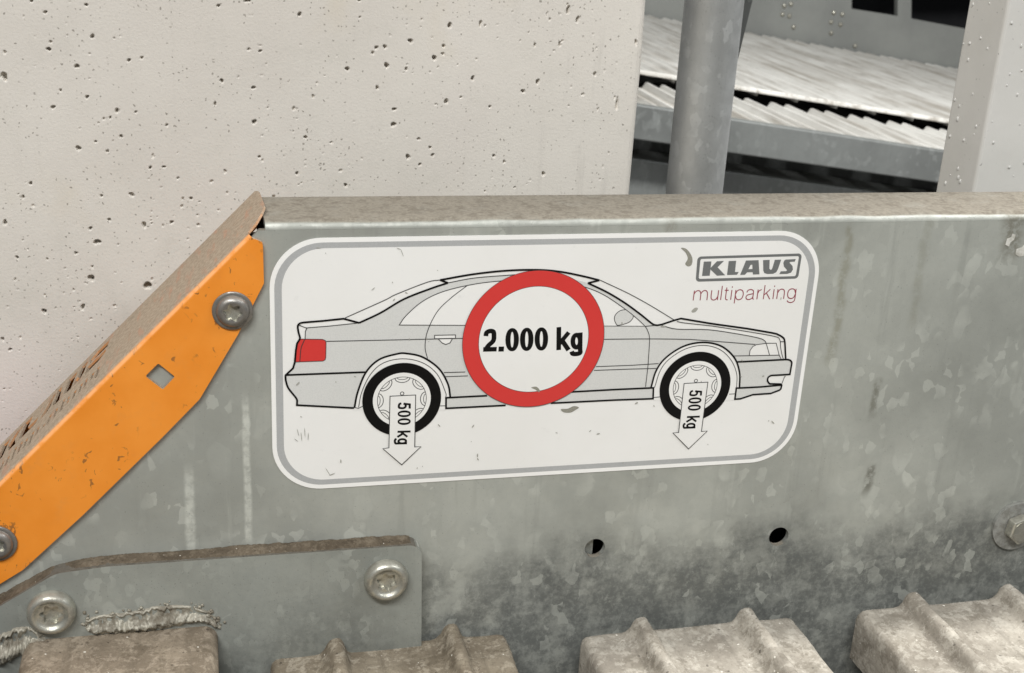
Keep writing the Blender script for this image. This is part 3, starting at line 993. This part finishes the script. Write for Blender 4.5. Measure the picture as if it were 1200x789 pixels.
lo = flat("logo_frame", [rounded(D([(136, 84), (1116, 54), (1078, 290), (118, 320)]), .0022), rounded(D([(164, 106), (1088, 79), (1056, 267), (146, 293)]), .0010)], 2, m_logo)
KL = [
    [[(195, 131), (266, 129), (250, 263), (178, 266)]],
    [[(258, 190), (318, 128), (384, 124), (324, 184), (395, 259), (318, 263), (258, 206)]],
    [[(428, 126), (498, 123), (487, 228), (522, 228), (506, 254), (412, 257)]],
    [[(590, 121), (708, 117), (716, 250), (655, 252), (652, 230), (600, 232), (580, 254), (535, 256)], [(612, 202), (651, 200), (649, 160), (634, 161)]],
    [[(750, 117), (812, 114), (809, 196), (818, 208), (830, 205), (838, 190), (860, 114), (920, 112), (890, 200), (874, 230), (845, 245), (790, 247), (762, 238), (752, 215)]],
    [[(962, 112), (1056, 107), (1047, 131), (1004, 134), (998, 142), (1026, 172), (1030, 205), (1012, 234), (976, 246), (902, 248), (916, 222), (968, 220), (974, 210), (946, 178), (940, 145), (948, 122)]],
]
for lp in KL:
    flat("logo_letter", [D(x) for x in lp], 2.2, m_logo, lo)
LT = 1.2 * PXM
def m_word():
    """light slanted word under the logo, drawn in units of the enlarged photo (1/8 px)"""
    bl = lambda x: 495 - (x - 95) * .0180
    sl = .13
    L = []
    def P(x, h):            # x at the baseline, h above it
        return (x + h * sl, bl(x) - h)
    X = 92
    def add(pts, sm=0):
        q = T([(800 + a / 8.0, 290 + b / 8.0) for a, b in pts], sm)
        L.append((q, LT, False))
    # m
    add([P(95, 0), P(95, 92)])
    for x in (97, 160):
        add([P(x, 62), P(x + 12, 82), P(x + 32, 92), P(x + 52, 84), P(x + 61, 62)] + [P(x + 63, 30), P(x + 63, 0)], 4)
    # u
    add([P(258, 92), P(258, 40), P(264, 12), P(284, 1), P(306, 8), P(320, 32)], 4)
    add([P(322, 92), P(322, 0)])
    add([P(352, 0), P(352, 132)])                                       # l
    add([P(396, 116), P(396, 20), P(404, 3), P(418, 0)], 3)             # t
    add([P(380, 90), P(416, 90)])
    add([P(446, 0), P(446, 92)]); add([P(447, 114), P(447, 126)])       # i
    add([P(484, -34), P(484, 92)])                                      # p
    add([P(486, 55), P(498, 82), P(522, 93), P(548, 82), P(558, 48), P(548, 12), P(522, -1), P(498, 10), P(486, 38)], 4)
    add([P(590, 66), P(598, 85), P(622, 93), P(646, 84), P(652, 62), P(652, 12), P(662, 0)], 4)     # a
    add([P(652, 54), P(620, 48), P(596, 40), P(587, 20), P(598, 3), P(622, 0), P(646, 14), P(652, 34)], 4)
    add([P(692, 0), P(692, 92)]); add([P(693, 55), P(704, 80), P(726, 91)], 4)                      # r
    add([P(752, 0), P(752, 132)]); add([P(806, 92), P(755, 40)]); add([P(774, 58), P(812, 0)])      # k
    add([P(842, 0), P(842, 92)]); add([P(843, 114), P(843, 126)])       # i
    add([P(878, 0), P(878, 92)])                                        # n
    add([P(880, 58), P(892, 82), P(912, 92), P(934, 84), P(942, 60), P(942, 0)], 4)
    add([P(1048, 92), P(1048, 0), P(1038, -26), P(1012, -36), P(986, -28), P(978, -16)], 4)         # g
    add([P(1046, 55), P(1034, 84), P(1010, 93), P(984, 82), P(974, 48), P(984, 14), P(1010, 2), P(1034, 12), P(1046, 40)], 4)
    return L
strokes("logo_word", m_word(), 2.2, m_wine)


# ---- wear on the sticker
def blob(pts):
    return T(pts, 4, True)


flat("scraped_patch", [blob([(797.5, 290.5), (803, 291), (808, 296), (811, 303), (810, 310), (806, 312), (802.5, 309), (805.5, 303), (803, 296)])], 2.4, m_scrape)
flat("scraped_patch", [blob([(622, 453.5), (628, 452.5), (632, 456.5), (631, 459), (627, 456)])], 9, m_scrape)
flat("scraped_patch", [blob([(657, 479), (665, 478.5), (672, 475.5), (678, 477), (674, 480), (668, 483), (660, 482.5)])], 4, m_scrape)
flat("scraped_patch", [blob([(810, 364), (814, 360.5), (817.5, 361), (815, 365), (811, 366)])], 2.4, m_smudge)
rs = random.Random(8)
spk = []
for i in range(46):
    u, v = rs.uniform(345, 925), rs.uniform(292, 548)
    if 540 < u < 708 and 315 < v < 478:
        continue
    r = rs.uniform(.4, 1.1)
    a = rs.uniform(0, PI)
    e = rs.uniform(1, 3)
    pts = [(u + r * e * math.cos(t) * math.cos(a) - r * .8 * math.sin(t) * math.sin(a), v + r * e * math.cos(t) * math.sin(a) + r * .8 * math.sin(t) * math.cos(a)) for t in [k * PI / 4 for k in range(8)]]
    spk.append(T(pts))
for x_, y_, l_, a_ in ((349, 506, 5, 1.3), (353, 511, 6, 1.45), (357, 506, 6, 1.5), (361, 511, 5, 1.6), (347, 515, 3, .6), (384, 552, 6, 1.0), (389, 555, 4, -.4), (471, 296, 5, 1.2), (467, 291, 3, .3), (437, 338, 3, -.7), (373, 290, 3, .2)):
    ca, sa = math.cos(a_), math.sin(a_)
    spk.append(T([(x_ + ca * l_ * t - sa * w, y_ + sa * l_ * t + ca * w) for t, w in ((-1, 0), (-.4, .38), (.5, .45), (1, 0), (.3, -.35), (-.5, -.4))]))
V, Fc = [], []
for q in spk:
    s = len(V)
    V += [(a, -(.0004 + LAY * 7), b) for a, b in q]
    Fc.append(tuple(range(s, s + len(q))))
sp = link("dirt_specks", mesh("dirt_specks", V, Fc), m_smudge, ST)
sp["kind"] = "stuff"

# ================================================================== ORANGE BRACKET
OR = thing("orange_bracket", "orange painted steel bracket with stencil cut lettering on the sloping beam end", "bracket", (-.22, 0, -.02))
P0 = Vector((-.1587, 0, .0746))
SD = Vector((-.7015, 0, -.7126))                 # down the slope
SN = Vector((-.7126, 0, .7015))                  # out of the sloping flange
OF = .0026                                       # front of the sheet before the web
RO = .0030                                       # bend radius
p_top = P0 - SN * RO
def slope(s):
    q = p_top + SD * s
    return (q.x, q.z)
outl = [slope(.0020), xz(308, 283.7, -OF), xz(309.4, 332, -OF), xz(279.6, 391, -OF), xz(234, 468, -OF), xz(190, 513, -OF), xz(97, 604, -OF), xz(27, 668, -OF), xz(-40, 709, -OF), xz(-150, 775, -OF), (-.40, -.225), slope(.36)]
outl = rounded(outl, [0, .003, .002, 0, .012, 0, 0, .012, 0, 0, .004, 0], 5)
dia = [xz(185.4, 426, -OF), xz(205, 441.6, -OF), xz(190.8, 456.6, -OF), xz(170.3, 441, -OF)]
fp = plate("front_plate", [outl, rounded(dia, .0007, 3)], F_XZ, .0004, OF, m_orange, OR)


def F_SL(s, y, w):      # sloping flange: s down the slope, y depth, w out of it
    return P0 + SD * s + SN * w + Vector((0, y, 0))


def stencil():
    """openings in the flange: x along the text (up the slope), y across it"""
    loops = []
    # big word, simple stencil letters with bridges
    s_end, ht, y0 = .1075, .0185, .0335
    adv = .0172
    def poly(i, pts):
        s0 = s_end + (4 - i) * adv + .0150
        loops.append([(s0 - a * .0150 - b * .003, y0 + b * ht) for a, b in pts])
    poly(0, [(0, 0), (.36, 0), (.36, 1), (0, 1)])
    poly(0, [(.48, .46), (.70, 1), (1.05, 1), (.80, .50), (1.05, 0), (.70, 0)])
    poly(1, [(0, 0), (.95, 0), (.95, .34), (.40, .34), (.40, 1), (0, 1)])
    poly(2, [(0, 0), (.34, 0), (.46, .28), (.46, 1), (.30, 1)])
    poly(2, [(.58, .28), (.70, 0), (1.0, 0), (.78, 1), (.58, 1)])
    poly(3, [(0, .25), (.14, .04), (.44, 0), (.44, 1), (0, 1)])
    poly(3, [(.56, 0), (.88, .04), (1.0, .3), (1.0, 1), (.66, 1), (.66, .42), (.56, .35)])
    poly(4, [(0, 0), (.72, 0), (1.0, .2), (.96, .44), (0, .44)])
    poly(4, [(.98, 1), (.32, 1), (.04, .84), (.06, .56), (.98, .56)])
    # small word: narrow slots for each stem
    x = s_end + .0895
    y1 = .0130
    h = .0095
    def slot(x0, b0, b1, w=.0021):
        loops.append([(x - x0, y1 + b0 * h), (x - x0 - w, y1 + b0 * h), (x - x0 - w - .0009, y1 + b1 * h), (x - x0 - .0009, y1 + b1 * h)])
    for x0, b0, b1 in ((0, 0, 1), (.0038, 0, .9), (.0076, 0, .9), (.0126, .1, 1), (.0166, 0, 1), (.0216, 0, 1.35), (.0262, 0, 1.25), (.0306, 0, .9), (.0352, -.4, 1), (.0396, .1, .9), (.0446, .1, .45), (.0484, 0, 1), (.0532, 0, 1), (.0582, 0, 1.35), (.0624, .05, .42), (.0624, .58, .95), (.0672, 0, .9), (.0718, 0, 1), (.0756, 0, .9), (.0806, .15, .9), (.0846, -.35, 1)):
        slot(x0, b0, b1)
    return loops


FD = .0585
fl_out = [(-.0105, .0160), (-.0080, .0090), (-.0040, .0030), (.0015, 0.0004), (.36, .0004), (.36, FD), (-.0062, FD), (-.0085, FD - .006)]
fg = plate("sloping_flange", [fl_out] + stencil(), F_SL, -.0012, 0.0, m_orange_dusty, OR)
plate("slot_shade_strip", [[(.012, .002), (.34, .002), (.34, FD - .002), (.012, FD - .002)]], F_SL, -.0085, -.0048, m_slot_shade, OR)  # added dark strip standing in for the shade inside the cut-outs
plate("lip_light_stop", [[(-.004, -.0145), (.36, -.0145), (.36, -.0013), (-.004, -.0013)]], lambda a, b, w: P0 + SD * a + SN * b + Vector((0, w, 0)), FD - .0016, FD - .0001, m_orange, OR)  # added lip, stops light coming in behind the flange
# rounded bend between the two
vv, ff = [], []
ss = np.linspace(.0018, .36, 120)
for s in ss:
    for k in range(9):
        a = PI / 2 * k / 8
        # from front plate (a=0) to flange (a=90)
        y = -OF + RO * (1 - math.cos(a))
        w = -RO + RO * math.sin(a)
        vv.append(P0 + SD * s + SN * (w + .00002) + Vector((0, y, 0)))
for i in range(len(ss) - 1):
    for k in range(8):
        a = i * 9 + k
        ff.append((a, a + 1, a + 10, a + 9))
me = mesh("bend", vv, ff, True)
link("bend", me, m_orange, OR)
b1 = on_y(272.5, 364, -.003)
screw("flanged_screw", b1.x, b1.z, -OF - .0001, FLANGED, .0041, .0026, m_bolt, OR, m_bolt_bright, rot=.2)
b2 = on_y(-4, 637, -.003)
screw("flanged_screw", b2.x, b2.z, -OF - .0001, FLANGED, .0041, .0026, m_bolt, OR, m_bolt_bright, rot=.5)

# ================================================================== GUSSET PLATE with screws, weld and tube
GY = .010
GU = thing("gusset_plate", "thick galvanised gusset plate screwed to the beam under the orange bracket", "plate", (-.2, 0, -.20))
gl = [xz(-60, 747, -GY), xz(0, 710.5, -GY), xz(65, 672.5, -GY), (-.236, -.1030), (-.0705, -.1034), (-.0680, -.215), (-.34, -.215)]
gl = rounded(gl, [0, 0, .016, .006, .0075, .003, 0], 8)
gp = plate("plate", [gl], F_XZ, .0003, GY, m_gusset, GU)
bevel(gp, .0009, 2, 30)
tp = [xz(-60, 747, -GY), xz(0, 710.5, -GY), xz(40, 687, -GY), xz(58, 677.5, -GY), (-.252, -.1046), (-.240, -.1036), (-.228, -.1031), (-.0790, -.1033), (-.0752, -.1040)]
tpv = [Vector(q) for q in tp]
pl = []
for a, b in zip(tpv[:-1], tpv[1:]):
    m = max(2, int((b - a).length / .0009))
    pl += [a.lerp(b, k / m) for k in range(m)]
rg = random.Random(17)
vv, ff = [], []
nb = 8
hh = 0.0
for i, q in enumerate(pl):
    hh = .8 * hh + .2 * rg.uniform(-.0010, .0026)
    amp = .5 + .5 * math.sin(i * .06) * math.sin(i * .023 + 1)
    for k in range(nb):
        t = k / (nb - 1)
        y = -.0002 - t * (.0078 + hh * .6)
        h = max(0, hh * amp + .0005) * math.sin(PI * min(1, .5 + t * .5)) * (1 - t ** 3) + rg.uniform(0, .00025)
        vv.append((q.x, y, q.y + (h + .00012 if k < nb - 1 else -.0002)))
for i in range(len(pl) - 1):
    for k in range(nb - 1):
        a = i * nb + k
        ff.append((a, a + 1, a + 1 + nb, a + nb))
dr = link("dust_ridge", mesh("dust_ridge", vv, ff, True), m_dirt, GU)
dr["kind"] = "stuff"
for u, v, r in ((453, 681, .3), (60, 719, .1)):
    p = on_y(u, v, -.013)
    screw("button_screw", p.x, p.z, -GY - .0001, BUTTON, .0050, .0034, m_bolt_bright, GU, rot=r)


def wp(pts, y):
    return [on_y(u, v, y) for u, v in pts]


def weld_strip(name, upper, lower, seed, hscale, parent, na=150, nb=22):
    """rough fillet: a raised toe above, a dusty hollow, then the thick bead"""
    rw = np.random.RandomState(seed)
    U = np.array(catmull(upper, 12)); Lw = np.array(catmull(lower, 12))
    def resample(p):
        d = np.concatenate([[0], np.cumsum(np.hypot(*np.diff(p, axis=0).T))])
        t = np.linspace(0, d[-1], na)
        return np.stack([np.interp(t, d, p[:, k]) for k in (0, 1)], 1)
    U, Lw = resample(U), resample(Lw)
    nzv = rw.randn(na + 40, nb + 10)
    ker = np.array([.25, .5, .25])
    sm = nzv.copy()
    for _ in range(3):
        sm = np.apply_along_axis(lambda q: np.convolve(q, ker, 'same'), 0, sm)
        sm = np.apply_along_axis(lambda q: np.convolve(q, ker, 'same'), 1, sm)
    vv, ff = [], []
    for i in range(na):
        end = min(1, (i + .3) / 9, (na - 1 - i + .3) / 9) ** .5
        rip = .5 + .5 * math.sin(i * .55 + 1.2 * math.sin(i * .13) + sm[i, 3] * 2)
        for k in range(nb):
            s_ = k / (nb - 1)
            wob = (sm[i, 2] * .10) * (1 - s_) + sm[i + 20, 5] * .08 * s_
            q = U[i] * (1 - s_ - wob) + Lw[i] * (s_ + wob)
            lip = math.exp(-((s_ - .10) / .07) ** 2)
            bead = math.exp(-((s_ - .72) / .20) ** 2)
            h = (.0010 * lip * (1 + .6 * sm[i, k]) + .0026 * bead * (.75 + .35 * rip) + .00020 * nzv[i, k] * (.3 + bead) + .0012 * sm[i, k]) * hscale * end
            h = max(h, -.0002) if 0 < k < nb - 1 else -.0006
            p = on_y(q[0], q[1], -GY)
            vv.append((p.x, -GY - h, p.z))
    for i in range(na - 1):
        for k in range(nb - 1):
            a = i * nb + k
            ff.append((a, a + nb, a + nb + 1, a + 1))
    return link(name, mesh(name, vv, ff, True), m_weld, parent)


UPX = [(99, 733), (104, 724), (130, 719), (160, 715), (186, 709), (205, 708), (228, 711), (243, 716), (260, 731)]
up = wp(UPX, -GY)
weld_strip("weld_bead", UPX, [(101, 738), (112, 743), (130, 743), (155, 741), (185, 738), (212, 733), (232, 729), (246, 731), (258, 738)], 2, 1.15, GU)
weld_strip("weld_bead", [(-20, 752), (4, 741), (24, 734), (38, 736), (54, 745)], [(-20, 790), (4, 778), (24, 770), (40, 762), (54, 752)], 5, 1.9, GU, 90)
# spatter beads
rs = random.Random(4)
vv, ff = [], []
bm = bmesh.new()
for i in range(44):
    t = rs.random()
    j = int(t * (len(up) - 1))
    q = up[j].lerp(up[min(j + 1, len(up) - 1)], rs.random())
    r = rs.uniform(.0003, .0010)
    mtx = Matrix.Translation((q.x + rs.uniform(-.002, .002), -GY - r * .5, q.z + abs(rs.gauss(0, .0016))))
    bmesh.ops.create_icosphere(bm, subdivisions=2, radius=r, matrix=mtx)
me = bpy.data.meshes.new("weld_spatter")
bm.to_mesh(me)
bm.free()
me.polygons.foreach_set("use_smooth", [True] * len(me.polygons))
spt = link("weld_spatter", me, m_weld, GU)
spt["kind"] = "stuff"

# tube welded to the gusset, dusty on top
TU = thing("square_tube", "mud covered square steel tube welded to the gusset plate in the lower left corner", "tube", (-.24, -.2, -.24))
x0, x1 = -.281, on_y(255, 742, -GY).x
zt = on_y(150, 741, -GY).z
r_ = .008
prof = []
for cx, cz, a0 in ((x1 - r_, zt - r_, 0), (x0 + r_, zt - r_, PI / 2), (x0 + r_, zt - .09 + r_, PI), (x1 - r_, zt - .09 + r_, 1.5 * PI)):
    for k in range(9):
        a = a0 + PI / 2 * k / 8
        prof.append((cx + r_ * math.cos(a), cz + r_ * math.sin(a)))
ys = np.concatenate([np.linspace(-GY, -.2, 90), np.linspace(-.21, -.50, 8)])
n_ = len(prof)
vv, ff = [], []
for j, y in enumerate(ys):
    for k, (x, z) in enumerate(prof):
        w = .0004 * math.sin(x * 150 + y * 60) * math.sin(y * 140 + x * 30)
        vv.append((x, y, z + w))
for j in range(len(ys) - 1):
    for k in range(n_):
        k2 = (k + 1) % n_
        ff.append((j * n_ + k, j * n_ + k2, (j + 1) * n_ + k2, (j + 1) * n_ + k))
ff.append(tuple(range((len(ys) - 1) * n_, len(ys) * n_)))
tb = link("tube_body", mesh("tube_body", vv, ff, True), m_tube, TU)

# ================================================================== DECK BOARDS in front
DZ = -.1707
def rib(x):
    return [(x - .0120, .0002), (x - .0088, .0011), (x - .0064, .0038), (x - .0050, .0068), (x - .0036, .0089), (x - .0016, .0100), (x + .0010, .0101), (x + .0028, .0092), (x + .0041, .0070), (x + .0051, .0040), (x + .0064, .0012), (x + .0086, .0001)]
PROFILE = [(-.0010, -.034), (-.0010, -.0062), (-.0002, -.0026), (.0018, -.0006), (.0046, .0), (.0150, .0)] + rib(.0352) + [(.060, -.0003), (.078, -.0001)] + rib(.1016) + [(.120, .0), (.1285, .0), (.1318, -.0008), (.1338, -.0028), (.1345, -.0062), (.1345, -.034)]
GRP = "deck boards along the beam"


def deck_board(x0, yb, dz, mat, label, seed):
    rr = random.Random(seed)
    ys = np.concatenate([[yb], yb - np.linspace(.0010, .12, 60), np.linspace(yb - .14, -.95, 14)])
    vv, ff = [], []
    n_ = len(PROFILE)
    for j, y in enumerate(ys):
        for k, (x, z) in enumerate(PROFILE):
            w = .00022 * math.sin(y * 190 + x * 400 + seed) + rr.uniform(-.00012, .00012)
            e = .0008 if j == 0 else 0
            vv.append((x0 + x + w * .6, y + (rr.uniform(-.0003, .0003) if j < 2 else 0), DZ + dz + z + w - e))
    for j in range(len(ys) - 1):
        for k in range(n_ - 1):
            a = j * n_ + k
            ff.append((a, a + 1, a + 1 + n_, a + n_))
    # the sheet's end, its thickness turned down
    s = len(vv)
    for k, (x, z) in enumerate(PROFILE):
        vv.append((x0 + x * .985 + .001, yb - .0002, DZ + dz + min(z - .0026, z)))
    for k in range(n_ - 1):
        ff.append((k, s + k, s + k + 1, k + 1))
    o = link("deck_board", mesh("deck_board", vv, ff, True), mat)
    smooth_by_angle(o, 50)
    o["label"] = label
    o["category"] = "deck board"
    o["group"] = GRP
    return o


deck_board(-.1525, .0 - .0045, .0012, m_deck_brown, "brownest muddy ribbed deck board, next to the square tube", 2)
deck_board(.0262, -.0125, 0, m_deck, "middle pale ribbed deck board below the half filled hole", 5)
deck_board(.2040, -.0125, .0003, m_deck, "pale ribbed deck board in the lower right corner, below the hex bolt", 9)

# ================================================================== THINGS BEHIND THE BEAM
# painted post at the right
PY = .10
pc = on_y(1142, 218, PY).x
PO = thing("painted_post", "light grey painted post with blistered paint at the right edge", "post", (pc, PY, -.62))
pp = [(pc, PY), (pc + .16, PY), (pc + .16, PY + .0433), (pc, PY + .0433)]
vv = [(x, y, z) for z in (-.62, 1.6) for x, y in pp]
o = link("post_body", mesh("post_body", vv, [(0, 1, 5, 4), (1, 2, 6, 5), (2, 3, 7, 6), (3, 0, 4, 7), (4, 5, 6, 7)]), m_post, PO)
bevel(o, .0022, 3)
bm = bmesh.new()
rs = random.Random(21)
for i in range(95):
    z = rs.uniform(.05, .32)
    r = rs.uniform(.0005, .0013)
    if rs.random() < .45:
        x = pc + .002 + abs(rs.gauss(0, .02)); y = PY
    else:
        x = pc; y = PY + rs.uniform(.001, .042)
    mtx = Matrix.Translation((x, y, z)) @ Matrix.Diagonal((.8, .8, rs.uniform(.9, 1.6), 1))
    bmesh.ops.create_icosphere(bm, subdivisions=2, radius=r, matrix=mtx)
me = bpy.data.meshes.new("paint_blisters")
bm.to_mesh(me)
bm.free()
me.polygons.foreach_set("use_smooth", [True] * len(me.polygons))
bl_ = link("paint_blisters", me, m_blob, PO)
bl_["kind"] = "stuff"

# rolled galvanised upright
UY = .40
ua = on_y(780.6, 225, UY).x
UP = thing("steel_upright", "round galvanised steel upright standing between the wall and the tilted platform", "upright", (ua + .03, UY, -.62))
UC, UR = (ua + .0272, UY + .003), .0247
vv = [(UC[0] + UR * math.cos(2 * PI * k / 64), UC[1] + UR * math.sin(2 * PI * k / 64), z) for z in (-.62, 1.8) for k in range(64)]
ff = [(k, (k + 1) % 64, 64 + (k + 1) % 64, 64 + k) for k in range(64)]
o = link("upright_tube", mesh("upright_tube", vv, ff, True), m_pipe, UP)
# leaning strut behind it
sy = UY + .06
plate("leaning_strut", [[xz(900, -80, sy), xz(882, 0, sy), xz(850, 130, sy), xz(826, 232, sy), xz(790, 232, sy), xz(846, 0, sy), xz(860, -80, sy)]], F_XZ, -sy - .012, -sy, m_strut, UP)

# tilted neighbour platform
FY = 2.0
A = on_y(750, 125, FY)
B = on_y(1100, 178, FY)
SLP = (B.z - A.z) / (B.x - A.x)
ANG = math.atan(SLP)
FP = thing("tilted_platform", "tilted neighbouring parking platform with ribbed pale deck sheets in the background", "platform", (A.x, FY, A.z))
EX = Vector((math.cos(ANG), 0, math.sin(ANG)))
EZ = Vector((-math.sin(ANG), 0, math.cos(ANG)))


def FPp(a, y, h):
    return A + EX * a + Vector((0, y, 0)) + EZ * h


def fp_box(name, a0, a1, y0, y1, h0, h1, mat, parent=FP):
    vv = [FPp(a, y, h) for h in (h0, h1) for a, y in ((a0, y0), (a1, y0), (a1, y1), (a0, y1))]
    o = link(name, mesh(name, vv, [(0, 1, 5, 4), (1, 2, 6, 5), (2, 3, 7, 6), (3, 0, 4, 7), (4, 5, 6, 7), (3, 2, 1, 0)]), mat, parent)
    return bevel(o, .003)


AL, AR = -1.4, 3.4
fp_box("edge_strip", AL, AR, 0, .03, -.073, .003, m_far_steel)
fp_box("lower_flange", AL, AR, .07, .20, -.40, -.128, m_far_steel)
fp_box("added_gap_dark_panel", AL, AR, .205, 2.55, -.40, -.36, m_dark)  # added dark panel so the gap between the sheets reads black
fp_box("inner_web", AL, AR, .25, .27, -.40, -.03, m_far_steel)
RIB = [(0, -.012), (.002, 0), (.026, 0), (.034, .016), (.042, .016), (.050, 0), (.070, 0), (.078, .016), (.086, .016), (.094, 0), (.112, 0), (.114, -.012)]


def far_sheet(name, y0, y1, h, mat, k):
    """one ribbed board, ribs running away from the camera; shared by its row"""
    vv, ff = [], []
    for y in (y0, y1):
        for x, z in RIB:
            p = EX * x + Vector((0, y, 0)) + EZ * (h + (z * k if z > 0 else z))
            vv.append(p)
    n_ = len(RIB)
    for k in range(n_ - 1):
        ff.append((k, k + 1, k + 1 + n_, k + n_))
    me = mesh(name, vv, ff)
    me.materials.append(mat)
    return me


me1 = far_sheet("deck_sheet", 0.0, .445, -.015, m_far_deck, 1.0)
me2 = far_sheet("deck_sheet", .462, 2.60, .020, m_far_deck, .55)
for i in range(int((AR - AL) / .118)):
    for me in (me1, me2):
        o = bpy.data.objects.new("deck_sheet", me)
        COL.objects.link(o)
        o.parent = FP
        o.location = EX * (AL + i * .118)
fp_box("sheet_edge", AL, AR, .452, .461, .017, .029, m_far_deck)

# grey plate wall beyond the platform with dark openings
WYF = FY + 2.62
FW = thing("far_plate_wall", "dark grey plate wall with two black openings beyond the tilted platform", "wall", (2.4, WYF, -.62))
def fw(u, v):
    return xz(u, v, WYF)
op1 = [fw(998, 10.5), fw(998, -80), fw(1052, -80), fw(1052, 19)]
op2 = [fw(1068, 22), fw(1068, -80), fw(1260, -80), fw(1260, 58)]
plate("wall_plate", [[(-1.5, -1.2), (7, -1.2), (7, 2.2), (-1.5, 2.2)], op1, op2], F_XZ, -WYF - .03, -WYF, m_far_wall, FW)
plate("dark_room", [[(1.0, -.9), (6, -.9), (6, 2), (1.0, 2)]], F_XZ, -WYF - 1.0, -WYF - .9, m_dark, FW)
for u, v in ((919, 7), (927, 5), (917, 17), (925, 19), (930, 32), (977, 15), (987, 17), (974, 26), (985, 29), (974, 39), (1002, 54)):
    x, z = fw(u, v)
    bm = bmesh.new()
    bmesh.ops.create_uvsphere(bm, u_segments=12, v_segments=8, radius=.011, matrix=Matrix.Translation((x, WYF, z)) @ Matrix.Diagonal((1, .8, 1, 1)))
    me = bpy.data.meshes.new("rivet")
    bm.to_mesh(me)
    bm.free()
    me.polygons.foreach_set("use_smooth", [True] * len(me.polygons))
    link("rivet", me, m_bolt_bright, FW)

scene.render.engine = 'CYCLES'
